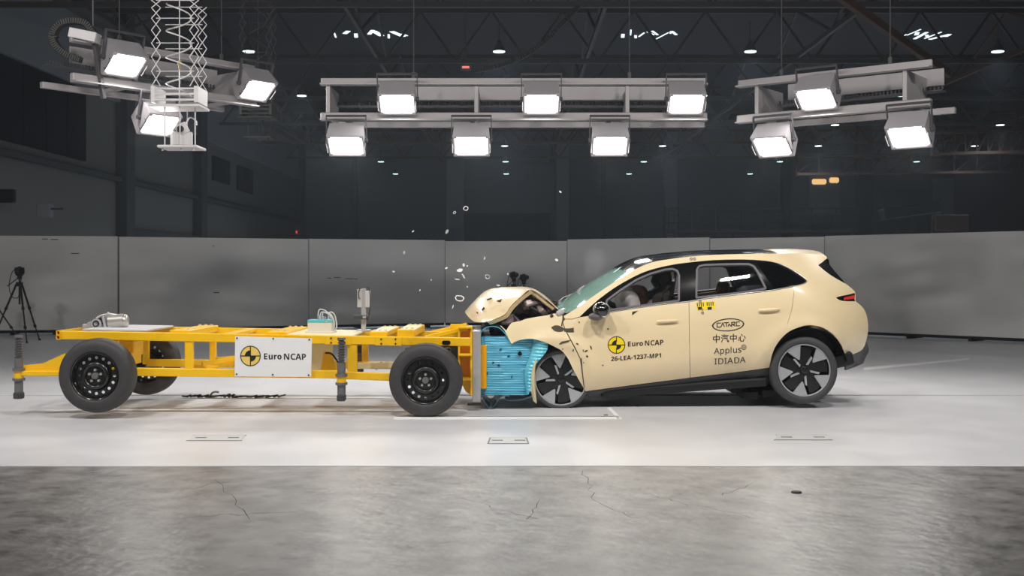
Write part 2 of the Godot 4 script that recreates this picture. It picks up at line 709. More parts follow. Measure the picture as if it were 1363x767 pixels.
	M.paint_in = mat(c8(226, 198, 150), 0.5)
	M.gloss_black = mat(g8(12), 0.12, 0.0, {"clearcoat_enabled": true, "clearcoat": 1.0, "clearcoat_roughness": 0.03})
	M.trim_grey = mat(c8(96, 92, 98), 0.5)
	M.sill = mat(c8(60, 60, 64), 0.5)
	M.glass = mat(Color(0.05, 0.07, 0.07, 0.09), 0.02, 0.0, {"transparency": BaseMaterial3D.TRANSPARENCY_ALPHA})
	M.glass_dark = mat(Color(0.012, 0.012, 0.014, 0.93), 0.04, 0.0, {"transparency": BaseMaterial3D.TRANSPARENCY_ALPHA})
	M.screen_glass = mat(Color(0.62, 0.79, 0.74, 0.6), 0.06, 0.0, {"transparency": BaseMaterial3D.TRANSPARENCY_ALPHA})
	M.tail_red = mat(c8(226, 40, 44), 0.2, 0.0, {"clearcoat_enabled": true, "clearcoat": 1.0})
	M.tyre = mat(c8(66, 65, 67), 0.6)
	M.wheel_silver = mat(c8(206, 208, 212), 0.3, 0.6)
	M.seat = mat(c8(52, 44, 38), 0.7)
	M.seat_grey = mat(c8(150, 148, 144), 0.8)
	M.interior = mat(c8(44, 46, 42), 0.85)
	M.airbag = mat(c8(250, 242, 243), 0.85, 0.0, {"backlight_enabled": true, "backlight": Color(0.35, 0.33, 0.33)})
	M.skin = mat(c8(178, 128, 108), 0.6)
	M.suit = mat(c8(196, 190, 184), 0.85)
	M.gold = mat(c8(236, 176, 84), 0.4)
	M.olive = mat(c8(150, 132, 66), 0.55)
	M.engine = mat(c8(132, 112, 108), 0.45, 0.3, {"albedo_texture": noise_tex(0.02, 4, [[0.0, g8(120)], [1.0, g8(255)]], 256, 41), "uv1_triplanar": true, "uv1_scale": Vector3(2, 2, 2)})
	M.engine_pale = mat(c8(178, 160, 156), 0.4, 0.4)
	M.shard = mat(g8(226), 0.4)
	M.shard_dark = mat(g8(36), 0.4)
	M.scuff = mat(c8(74, 62, 48), 0.7)

# ------------------------------------------------------------------ the floodlights and their trusses
func floodlight(label, at, bs, tilt, energy, group, shown = true):
	var o = thing("floodlight", label, "floodlight", group, at, bs * Basis(Vector3.RIGHT, tilt))
	var hw = 0.25
	var h = MB.new()
	# hood: a wedge-sided housing, wide at the lit face
	var fr = [Vector3(-hw, -0.19, 0.0), Vector3(hw, -0.19, 0.0), Vector3(hw, 0.19, 0.0), Vector3(-hw, 0.19, 0.0)]
	var bk = [Vector3(-hw + 0.015, -0.15, -0.27), Vector3(hw - 0.015, -0.15, -0.27), Vector3(hw - 0.015, 0.17, -0.27), Vector3(-hw + 0.015, 0.17, -0.27)]
	for i in 4:
		var j = (i + 1) % 4
		h.quad(fr[i], fr[j], bk[j], bk[i], (fr[i] + fr[j]) * Vector3(1, 1, 0))
	h.quad(bk[0], bk[1], bk[2], bk[3], Vector3.FORWARD)
	put(o, "housing", h, M.lamp_body)
	var f = MB.new()
	for e in [[Vector3(0, 0.18, 0.006), Vector3(0.5, 0.022, 0.03)], [Vector3(0, -0.18, 0.006), Vector3(0.5, 0.022, 0.03)], [Vector3(-0.239, 0, 0.006), Vector3(0.022, 0.34, 0.03)], [Vector3(0.239, 0, 0.006), Vector3(0.022, 0.34, 0.03)]]:
		f.box(e[0], e[1], 0.004)
	for sx in [-1, 1]:
		for sy in [-1, 1]:
			f.box(Vector3(sx * 0.222, sy * 0.165, 0.012), Vector3(0.05, 0.04, 0.034), 0.006)
	put(o, "bezel", f, M.lamp_body)
	var g = MB.new()
	g.box(Vector3(0, 0, -0.01), Vector3(0.455, 0.335, 0.02), 0.0)
	put(o, "lens", g, M.lamp_glass)
	for sx in [-1, 1]:
		var d = MB.new()
		d.tube([Vector3(sx * 0.25, -0.09, 0.0), Vector3(sx * 0.262, -0.09, 0.05), Vector3(sx * 0.262, 0.07, 0.05), Vector3(sx * 0.25, 0.07, 0.0)], 0.009, 6)
		put(o, "handle", d, M.lamp_dark)
	var k = MB.new()
	for sx in [-1, 1]:
		k.beam(Vector3(sx * 0.272, 0.0, -0.1), Vector3(sx * 0.272, 0.27, -0.3), 0.012, 0.045, 0.002)
		k.cyl(Vector3(sx * 0.25, 0.0, -0.1), Vector3(sx * 0.29, 0.0, -0.1), 0.03, 10)
	k.beam(Vector3(-0.278, 0.27, -0.3), Vector3(0.278, 0.27, -0.3), 0.04, 0.012, 0.002)
	put(o, "bracket", k, M.lamp_dark)
	var l = AreaLight3D.new()
	l.name = "lens_light"
	l.area_size = Vector2(0.44, 0.32)
	l.light_energy = energy
	l.light_color = Color(1.0, 0.985, 0.965)
	l.shadow_enabled = true
	l.position = Vector3(0, 0, 0.03)
	l.rotation.y = PI
	l.set("area_range", 60.0)
	l.set("area_attenuation", 2.0)
	o.add_child(l)
	return o

# how far along a to b the column px of the frame is met
func along(a, b, px):
	var lo = 0.0
	var hi = 1.0
	for i in 30:
		var m = (lo + hi) * 0.5
		var p = a.lerp(b, m)
		if CX + F * p.x / (CZ - p.z) < px:
			lo = m
		else:
			hi = m
	return (lo + hi) * 0.5

func truss(label, a, b, posts, ups, lows, where, energy):
	var ex = (b - a)
	ex.y = 0.0
	var len = ex.length()
	ex = ex.normalized()
	var bs = Basis(ex, Vector3.UP, ex.cross(Vector3.UP))
	var o = thing("lighting_truss", label, "truss", "", a, bs)
	var p = MB.new()
	p.beam(Vector3(0, 0, 0), Vector3(len, 0, 0), 0.09, 0.10, 0.012)
	p.box(Vector3(len / 2, -0.055, 0.03), Vector3(len, 0.016, 0.14), 0.004)
	put(o, "lower_rail", p, M.truss)
	p = MB.new()
	p.box(Vector3(len / 2, 0.49, -0.03), Vector3(len, 0.085, 0.05), 0.006)
	p.box(Vector3(len / 2, 0.44, 0.02), Vector3(len, 0.022, 0.14), 0.004)
	put(o, "upper_rail", p, M.truss)
	for x in posts:
		var t = along(a, b, x) * len
		p = MB.new()
		p.box(Vector3(t, 0.245, 0.0), Vector3(0.055, 0.39, 0.05), 0.004)
		put(o, "post", p, M.truss)
		p = MB.new()
		p.box(Vector3(t + 0.02, 0.245, -0.4), Vector3(0.012, 0.36, 0.76), 0.0)
		put(o, "gusset", p, M.truss)
		p = MB.new()
		p.box(Vector3(t, 0.0, -0.42), Vector3(0.05, 0.05, 0.78), 0.004)
		put(o, "cross_strut", p, M.truss)
	p = MB.new()
	p.box(Vector3(len * 0.56, 0.43, -0.78), Vector3(len * 0.82, 0.22, 0.02), 0.004)
	put(o, "back_panel", p, M.truss)
	p = MB.new()
	p.box(Vector3(len * 0.52, -0.01, -0.82), Vector3(len, 0.08, 0.08), 0.006)
	put(o, "back_rail", p, M.truss)
	p = MB.new()
	p.box(Vector3(len * 0.5, 0.235, -0.7), Vector3(len * 0.96, 0.012, 0.2), 0.0)
	for i in int(len / 0.05):
		p.box(Vector3(0.05 + i * 0.05, 0.262, -0.6), Vector3(0.02, 0.045, 0.006), 0.0)
	put(o, "cable_tray", p, M.lamp_dark)
	for t in [0.24, 0.8]:
		p = MB.new()
		p.tube([Vector3(len * t, 0.53, -0.03), Vector3(len * t, 7.6 - a.y, -0.03)], 0.007, 6)
		p.box(Vector3(len * t, 0.57, -0.03), Vector3(0.05, 0.1, 0.03), 0.004)
		put(o, "suspension_cable", p, M.steel_dark)
	for e in ups:
		var t = along(a, b, e[0]) * len
		floodlight(e[1], a + bs * Vector3(t + e[2], 0.14 + e[3], 0.24), bs, 0.86, energy, "floodlights on the overhead trusses")
	for e in lows:
		var t = along(a, b, e[0]) * len
		floodlight(e[1], a + bs * Vector3(t + e[2], -0.42 + e[3], 0.16), bs, 0.86, energy, "floodlights on the overhead trusses")
		p = MB.new()
		p.box(Vector3(t, -0.13, -0.15), Vector3(0.06, 0.2, 0.26), 0.004)
		put(o, "lamp_mount", p, M.truss)

# ------------------------------------------------------------------ the hall
func build_hall():
	var st
	# floor: two white slabs with the guide channel between them, bare concrete towards the camera
	st = MB.new()
	st.box(Vector3(7.0, -0.15, 0.5 * (3.34 - 1.24)), Vector3(42, 0.3, 3.34 + 1.24), 0.004)
	st.box(Vector3(7.0, -0.15, 0.5 * (-1.36 - 61)), Vector3(42, 0.3, 61 - 1.36), 0.004)
	struct("floor", st, M.white_floor)
	st = MB.new()
	st.box(Vector3(7.0, -0.155, 0.5 * (3.345 + 20.0)), Vector3(42, 0.3, 20.0 - 3.345), 0.004)
	struct("floor", st, M.concrete)
	st = MB.new()
	st.box(Vector3(7.0, -0.2, -1.3), Vector3(42, 0.2, 0.14), 0.0)
	struct("trim_1", st, M.groove)
	# walls, roof
	st = MB.new()
	st.box(Vector3(-13.65, 5.5, -20.5), Vector3(0.3, 11, 81), 0.0)
	struct("wall_left", st, M.hall_wall)
	st = MB.new()
	st.box(Vector3(28.15, 5.5, -20.5), Vector3(0.3, 11, 81), 0.0)
	struct("wall_right", st, M.hall_rust)
	st = MB.new()
	st.box(Vector3(7.0, 5.5, -60.65), Vector3(42, 11, 0.3), 0.0)
	struct("wall_back", st, M.hall_back)
	st = MB.new()
	st.box(Vector3(7.0, 5.5, 20.15), Vector3(42, 11, 0.3), 0.0)
	struct("wall_front", st, M.hall_back)
	st = MB.new()
	st.box(Vector3(7.0, 11.15, -20.5), Vector3(42.6, 0.3, 81.6), 0.0)
	struct("ceiling", st, M.ceiling)
	# left wall: crane girder, dark bays above it, columns, windows
	st = MB.new()
	st.box(Vector3(-13.38, 4.52, -26.0), Vector3(0.26, 0.16, 68), 0.01)
	struct("trim_2", st, M.column)
	st = MB.new()
	st.box(Vector3(-13.42, 8.2, -20.0), Vector3(0.2, 2.1, 80), 0.01)
	struct("trim_3", st, M.hall_pale)
	for i in 7:
		st = MB.new()
		st.box(Vector3(-13.46, 5.98, -14.2 - i * 1.55), Vector3(0.1, 2.25, 1.45), 0.01)
		struct("window_%d" % (i + 1), st, M.window_dark)
	for e in [[160, 174], [262, 271], [398, 404]]:
		var d0 = 13.3 * F / (CX - e[0])
		var d1 = 13.3 * F / (CX - e[1])
		st = MB.new()
		st.box(Vector3(-13.3, 5.5, CZ - (d0 + d1) * 0.5), Vector3(0.4, 11, (d1 - d0) * 0.8), 0.02)
		var c = put(self, "column", st, M.column)
		c.set_meta("kind", "structure")
	for e in [[283, 305, 207, 240], [316, 336, 220, 253]]:
		var d0 = 13.45 * F / (CX - e[0])
		var d1 = 13.45 * F / (CX - e[1])
		var y0 = CH - (e[3] - HY) * d0 / F
		var y1 = CH - (e[2] - HY) * d0 / F
		st = MB.new()
		st.box(Vector3(-13.45, (y0 + y1) / 2, CZ - (d0 + d1) * 0.5), Vector3(0.1, y1 - y0, d1 - d0), 0.01)
		struct("window_%d" % counts.get("w", 8), st, M.window_dark)
		counts["w"] = 9
	st = MB.new()
	st.box(Vector3(-13.35, 2.62, -38.0), Vector3(0.3, 0.5, 21), 0.02)
	struct("trim_4", st, M.column)
	# back wall: pilasters, dark doorway, pale bays
	var k = 0
	for e in [[470, 476, 0, 330, "column"], [594, 618, 120, 330, "hall_pale"], [740, 757, 190, 330, "hall_pale"], [800, 806, 130, 330, "column"], [884, 902, 210, 330, "hall_pale"], [1040, 1052, 130, 330, "column"], [1140, 1160, 120, 330, "column"]]:
		var a = W(e[0], 330, -60.3)
		var b = W(e[1], e[2], -60.3)
		st = MB.new()
		st.box(Vector3((a.x + b.x) / 2, min(b.y, 10.9) / 2, -60.3), Vector3(b.x - a.x, min(b.y, 10.9), 0.4), 0.03)
		var c = put(self, "pilaster", st, M[e[4]])
		c.set_meta("kind", "structure")
	var a = W(617, 330, -60.42)
	var b = W(732, 285, -60.42)
	st = MB.new()
	st.box(Vector3((a.x + b.x) / 2, b.y / 2, -60.42), Vector3(b.x - a.x, b.y, 0.16), 0.02)
	struct("door_1", st, M.black)
	a = W(1240, 330, -60.42)
	b = W(1325, 240, -60.42)
	st = MB.new()
	st.box(Vector3((a.x + b.x) / 2, (b.y + 1.0) / 2 + 0.4, -60.42), Vector3(b.x - a.x, b.y - 1.6, 0.16), 0.02)
	struct("window_10", st, M.hall_pale)
	a = W(1076, 285, -60.42)
	b = W(1118, 225, -60.42)
	st = MB.new()
	st.box((a + b) / 2, Vector3(b.x - a.x, b.y - a.y, 0.16), 0.02)
	struct("window_11", st, M.hall_pale)

	# roof trusses: bottom and top chords with lattice, one after another down the hall
	for r in 6:
		var z = -17.0 - r * 7.7
		var t = MB.new()
		var y0 = 8.1
		var y1 = 9.7
		t.beam(Vector3(-13.3, y0, z), Vector3(27.8, y0, z), 0.12, 0.14, 0.0)
		t.beam(Vector3(-13.3, y1, z), Vector3(27.8, y1, z), 0.12, 0.14, 0.0)
		for i in 18:
			var x = -13.2 + i * 2.28
			t.beam(Vector3(x, y0, z), Vector3(x + 1.14, y1, z), 0.07, 0.07, 0.0, Vector3.BACK)
			t.beam(Vector3(x + 1.14, y1, z), Vector3(x + 2.28, y0, z), 0.07, 0.07, 0.0, Vector3.BACK)
		var c = put(self, "roof_truss", t, M.steel_dark if r < 4 else M.rust)
		c.set_meta("kind", "structure")
	for i in 6:
		var x = -11.0 + i * 6.7
		var t = MB.new()
		t.beam(Vector3(x, 8.25, -10), Vector3(x, 8.25, -59), 0.1, 0.14, 0.0)
		for k2 in 6:
			var z = -17.0 - k2 * 7.7
			t.beam(Vector3(x, 9.7, z), Vector3(x, 8.25, z - 3.8), 0.07, 0.07, 0.0)
			t.beam(Vector3(x, 8.25, z - 3.8), Vector3(x, 9.7, z - 7.7), 0.07, 0.07, 0.0)
		var c = put(self, "roof_purlin", t, M.steel_dark if i < 4 else M.rust)
		c.set_meta("kind", "structure")
	for e in [[446, 540, -34], [832, 900, -34], [1200, 1268, -34]]:
		st = MB.new()
		var p = W(e[0], 60, e[2])
		var q = W(e[1], 60, e[2])
		for i in 9:
			st.box(Vector3(lerp(p.x, q.x, i / 8.0 + rng.randf_range(-0.04, 0.04)), 10.985, e[2] - 0.5 + rng.randf_range(-0.5, 0.5)), Vector3((q.x - p.x) * rng.randf_range(0.02, 0.08), 0.02, rng.randf_range(0.3, 1.3)), 0.0, Basis(Vector3.UP, rng.randf_range(-0.5, 0.5)))
		struct("window_%d" % (12 + k), st, M.skylight)
		k += 1

	# high-bay lamps in rows down the hall
	var cols = [-7.1, -0.35, 6.43, 13.1, 19.8]
	var n_row = ["nearest", "second", "third", "fourth", "fifth", "sixth"]
	var n_col = ["leftmost", "second from the left", "third from the left", "fourth from the left", "rightmost"]
	for r in 6:
		for c in 5:
			if r == 0 and c == 4:
				continue
			var at = Vector3(cols[c] + (1.4 if r > 2 and c > 1 else 0.0) * (c - 1) * 0.5, 7.33, CZ - 30.6 - 7.7 * r)
			var px = CX + F * at.x / (CZ - at.z)
			if px > 1375:
				continue
			var o = thing("ceiling_lamp", "round high-bay lamp under the hall roof, %s row, %s" % [n_row[r], n_col[c]], "ceiling lamp", "high-bay lamps under the hall roof", at)
			var m = MB.new()
			m.lathe([Vector2(0.17, 0.0), Vector2(0.14, 0.1), Vector2(0.06, 0.2), Vector2(0.05, 0.3), Vector2(0.0, 0.3)], 16, Transform3D(Basis(Vector3.RIGHT, -PI / 2), Vector3.ZERO))
			put(o, "shade", m, M.lamp_dark)
			m = MB.new()
			m.lathe([Vector2(0.0, -0.02), Vector2(0.16, -0.02), Vector2(0.16, 0.0)], 16, Transform3D(Basis(Vector3.RIGHT, -PI / 2), Vector3.ZERO))
			put(o, "lamp_glass", m, M.hall_lamp)
			m = MB.new()
			m.tube([Vector3(0, 0.3, 0), Vector3(0, 0.85, 0)], 0.012, 5)
			put(o, "hanger", m, M.steel_dark)
			if r < 4:
				var l = SpotLight3D.new()
				l.name = "lamp_light"
				l.position = Vector3(0, -0.05, 0)
				l.rotation.x = -PI / 2
				l.spot_angle = 75
				l.spot_range = 60
				l.spot_attenuation = 2.0
				l.light_energy = 16.0
				l.light_size = 0.16
				l.light_color = Color(0.92, 0.965, 1.0)
				l.shadow_enabled = true
				o.add_child(l)

func build_background():
	var o
	var m
	# wall bits on the left
	o = thing("wall_cabinet", "small pale cabinet with an arm on the left hall wall", "cabinet", "", W(60, 281, -15.6))
	m = MB.new()
	m.box(Vector3(0, 0, 0), Vector3(0.3, 0.34, 0.3), 0.02)
	put(o, "body", m, M.hall_pale)
	m = MB.new()
	m.beam(Vector3(0.1, 0.05, 0), Vector3(0.45, 0.05, 0.05), 0.05, 0.05)
	put(o, "arm", m, M.column)
	m = MB.new()
	m.box(W(4, 261, -17.5), Vector3(0.6, 0.34, 0.2), 0.02)
	tag(put(self, "wall_screen", m, M.black), "black rectangular display on the left hall wall at the picture edge", "screen")
	m = MB.new()
	m.box(Vector3(-13.47, W(395, 309, -59.4).y, -59.4), Vector3(0.1, 0.17, 0.17), 0.01)
	tag(put(self, "signal_lamp", m, M.red_led), "tiny red signal lamp low on the far left wall", "signal lamp")
	# round numbered sign on the far wall
	o = thing("round_sign", "round sign with the figure 5 on the far wall", "sign", "", W(849, 307, -60.5))
	m = MB.new()
	m.lathe([Vector2(0.30, 0.0), Vector2(0.36, 0.0), Vector2(0.36, 0.03), Vector2(0.30, 0.03), Vector2(0.30, 0.0)], 24, Transform3D())
	put(o, "ring", m, M.rust)
	var ctr = Vector3(W(849, 307, -60.5))
	text_on(o, "figure", "5", 846.3, 311, 5.4, 8.0, 0.0, M.rust, func(x, y, l): return W(x, y, -60.46) + Vector3(0, 0, l) - ctr)
	# walkway with railings on the right
	o = thing("walkway", "steel walkway with railings along the far wall", "walkway", "", Vector3.ZERO)
	var zz = -52.0
	var a = W(888, 308, zz)
	var b = W(1140, 308, zz)
	m = MB.new()
	m.box(Vector3((a.x + b.x) / 2, a.y, zz), Vector3(b.x - a.x, 0.2, 1.2), 0.0)
	put(o, "deck", m, M.steel_dark)
	for i in 9:
		m = MB.new()
		var x = lerp(a.x, b.x, i / 8.0)
		m.beam(Vector3(x, a.y, zz + 0.6), Vector3(x, a.y + 1.25, zz + 0.6), 0.06, 0.06, 0.0)
		put(o, "railing_post", m, M.steel_dark)
	for h in [0.45, 0.85, 1.25]:
		m = MB.new()
		m.beam(Vector3(a.x, a.y + h, zz + 0.6), Vector3(b.x, a.y + h, zz + 0.6), 0.05, 0.05, 0.0)
		put(o, "handrail", m, M.steel_dark)
	for i in 4:
		m = MB.new()
		var x = lerp(a.x + 0.4, b.x - 0.4, i / 3.0)
		m.beam(Vector3(x, 0, zz), Vector3(x, a.y, zz), 0.14, 0.14, 0.0)
		put(o, "leg", m, M.steel_dark)
	o = thing("ladder", "upright access ladder at the left end of the walkway", "ladder", "", Vector3(W(893, 300, -51.0).x, 0, -51.0))
	for s in [-1, 1]:
		m = MB.new()
		m.beam(Vector3(s * 0.28, 0, 0), Vector3(s * 0.28, 5.0, 0), 0.06, 0.06, 0.0)
		put(o, "stile", m, M.steel_dark)
	for i in 14:
		m = MB.new()
		m.beam(Vector3(-0.28, 0.3 + i * 0.34, 0), Vector3(0.28, 0.3 + i * 0.34, 0), 0.04, 0.04, 0.0)
		put(o, "rung", m, M.steel_dark)
	# covered machine on a stand and platform at the right
	o = thing("boom_stand", "dark boom-shaped equipment on a post behind the right panels", "equipment", "", Vector3(W(1214, 300, -40).x, 0, -40.0))
	m = MB.new()
	m.beam(Vector3(0, 0, 0), Vector3(0, 3.9, 0), 0.16, 0.16, 0.0)
	put(o, "post", m, M.black_plastic)
	m = MB.new()
	m.beam(Vector3(-1.4, 3.95, 0), Vector3(1.2, 4.3, 0), 0.7, 0.5, 0.05)
	put(o, "boom", m, M.black_plastic)
	o = thing("cargo_frame", "low rust-brown frame beside the dark boom equipment", "frame", "", Vector3(W(1265, 285, -41).x, 0, -41.0))
	m = MB.new()
	for s in [-0.8, 0.8]:
		m.beam(Vector3(s, 0, 0), Vector3(s, 4.0, 0), 0.1, 0.1, 0.0)
	m.beam(Vector3(-0.8, 3.2, 0), Vector3(0.8, 3.2, 0), 0.1, 0.12, 0.0)
	put(o, "frame", m, M.rust)
	m = MB.new()
	m.box(Vector3(0, 3.65, 0), Vector3(1.5, 0.7, 0.5), 0.02)
	put(o, "crate", m, M.rust)
	# gantry girder high at the right
	for e in [[1240, 1420, 205, -36.0, "higher rust-brown lattice gantry girder at the upper right"], [1060, 1420, 232, -44.0, "lower rust-brown lattice gantry girder at the upper right"]]:
		a = W(e[0], e[2], e[3])
		b = W(e[1], e[2] - 4, e[3])
		m = MB.new()
		m.beam(a, b, 0.3, 0.12, 0.0)
		m.beam(a + Vector3(0, 0.9, 0), b + Vector3(0, 0.9, 0), 0.3, 0.12, 0.0)
		for i in 12:
			var p = a.lerp(b, i / 12.0)
			var q = a.lerp(b, (i + 1) / 12.0)
			m.beam(p, q + Vector3(0, 0.9, 0), 0.06, 0.06, 0.0)
			m.beam(p, p + Vector3(0, 0.9, 0), 0.06, 0.06, 0.0)
		tag(put(self, "gantry_girder", m, M.rust), e[4], "girder")
	for e in [[1090, 242, -60.36, 0.9], [1110, 240, -60.36, 0.6], [1315, 272, -60.36, 0.8]]:
		m = MB.new()
		m.box(W(e[0], e[1], e[2]), Vector3(e[3], 0.34, 0.3), 0.08)
		tag(put(self, "work_lamp", m, M.warm_lamp), ["wide warm work lamp glowing at the far wall beside the smaller one", "smaller warm work lamp glowing at the far wall", "warm work lamp glowing near the pale far window at the right"][int(e[0] > 1100) + int(e[0] > 1300)], "work lamp")
	# cable chains under the roof
	cable_chain("cable_chain", "long drooping cable chain under the roof above the middle truss", smooth([W(770, 8, -14), W(748, 32, -14), W(722, 58, -14), W(690, 78, -14), W(655, 90, -14), W(628, 95, -14)], 10), 0.16)
	cable_chain("cable_chain", "looped cable chain at the upper left end of the left truss", smooth([W(126, 46, -2.6), W(116, 32, -2.6), W(98, 28, -2.6), W(80, 33, -2.6), W(71, 48, -2.6), W(77, 63, -2.6), W(92, 74, -2.6), W(108, 80, -2.6)], 6), 0.12)
	o = thing("display_box", "small red display at the end of the drooping cable chain", "display", "", W(620, 90, -14))
	m = MB.new()
	m.box(Vector3.ZERO, Vector3(0.26, 0.12, 0.1), 0.01)
	put(o, "case", m, M.lamp_dark)
	m = MB.new()
	m.box(Vector3(0, 0, 0.05), Vector3(0.16, 0.05, 0.006), 0.0)
	put(o, "red_screen", m, M.red_led)
	m = MB.new()
	m.tube([Vector3(0, 0.06, 0), Vector3(0, 2.8, 0)], 0.01, 5)
	put(o, "hanger", m, M.steel_dark)
	m = MB.new()
	m.beam(W(1146, 15, -9) + (W(1146, 15, -9) - W(1262, 98, -12)) * 1.1, W(1262, 98, -12), 0.12, 0.16, 0.01)
	tag(put(self, "diagonal_brace", m, M.rust), "slanting dark roof brace above the right truss", "brace")

func cable_chain(called, label, path, w):
	var o = thing(called, label, "cable chain")
	for i in path.size() - 1:
		var m = MB.new()
		m.beam(path[i], path[i].lerp(path[i + 1], 0.86), w, w * 0.62, 0.004)
		put(o, "chain_link", m, M.cable)

func build_panels():
	var names = ["grey partition panel at the far left behind the camera tripod", "wide grey partition panel behind the rear half of the trolley", "grey partition panel behind the sensor post", "grey partition panel behind the raised hood and two small tripods", "grey partition panel behind the windshield and front door", "narrow grey partition panel above the car's rear roof", "wide pale grey partition panel to the right of the car"]
	var list = [[-70, 24.6, 157, 25.3, 314], [157, 25.3, 410, 27.2, 316.8], [410, 27.2, 592, 28.5, 319], [592, 28.5, 755, 28.2, 321.2], [755, 28.2, 945, 26.4, 317.6], [945, 26.4, 1098, 25.0, 316.4], [1098, 25.0, 1430, 21.2, 310.4]]
	for i in list.size():
		var e = list[i]
		var d0 = e[1]
		var d1 = e[3]
		var high = CH + (HY - e[4]) * (d0 + d1) * 0.5 / F
		var a = Vector3((e[0] - CX) * d0 / F, 0, CZ - d0)
		var b = Vector3((e[2] - CX) * d1 / F, 0, CZ - d1)
		var x = (b - a).normalized()
		var bs = Basis(x, Vector3.UP, x.cross(Vector3.UP))
		var len = (b - a).length()
		var o = thing("partition_panel", names[i], "partition", "", a, bs)
		var m = MB.new()
		m.box(Vector3(len / 2, (high + 0.1) / 2, 0), Vector3(len - 0.01, high - 0.1, 0.06), 0.008)
		put(o, "board", m, M.panel)
		m = MB.new()
		m.box(Vector3(len / 2, 0.07, -0.03), Vector3(len - 0.02, 0.06, 0.05), 0.0)
		for k in 4:
			m.box(Vector3(len * (k + 0.5) / 4.0, 0.04, -0.25), Vector3(0.08, 0.08, 0.6), 0.005)
		put(o, "skid", m, M.skid)
		m = MB.new()
		m.box(Vector3(0.014, (high + 0.1) / 2, 0.033), Vector3(0.018 if i == 1 else 0.007, high - 0.11, 0.008), 0.0)
		put(o, "edge_strip", m, M.panel_edge)
		if i == 2:
			m = MB.new()
			for s in [[436, 0.10, 370.3], [446, 0.16, 369.6], [462, 0.2, 371.2], [470, 0.08, 371.6]]:
				var p = (W(s[0], s[2], a.z))
				m.box(Vector3((p.x - a.x) / x.x, p.y, 0.031), Vector3(s[1], 0.014, 0.004), 0.0)
			put(o, "scuff_mark", m, M.black)
		if i == 1:
			m = MB.new()
			for s in [[269.5, 0.03, 326.6], [273, 0.13, 390.5]]:
				var p = (W(s[0], s[2], a.z))
				m.box(Vector3((p.x - a.x) / x.x, p.y, 0.031), Vector3(s[1], 0.022, 0.004), 0.0)
			put(o, "scuff_mark", m, M.panel_edge)
		if i == 0:
			m = MB.new()
			for s in [[50, 0.12, 317.6], [62, 0.16, 318.2], [88, 0.18, 337]]:
				var p = (W(s[0], s[2], a.z))
				m.box(Vector3((p.x - a.x) / x.x, p.y, 0.031), Vector3(s[1], 0.018, 0.004), 0.0)
			put(o, "scuff_mark", m, M.panel_edge)

func G(px, py):   # spot on the floor
	var d = CH * F / (py - HY)
	return Vector3((px - CX) * d / F, 0, CZ - d)

func floor_mark(called, corners, m, label, cat, group = ""):
	var st = MB.new()
	var p = corners.map(func(c): return G(c.x, c.y))
	var up = Vector3(0, 0.003, 0)
	st.quad(p[0] + up, p[1] + up, p[2] + up, p[3] + up, Vector3.UP)
	for i in 4:
		st.quad(p[i], p[(i + 1) % 4], p[(i + 1) % 4] + up, p[i] + up, (p[i] + p[(i + 1) % 4]) * 0.5 - (p[0] + p[2]) * 0.5)
	return tag(put(self, called, st, m), label, cat, group)

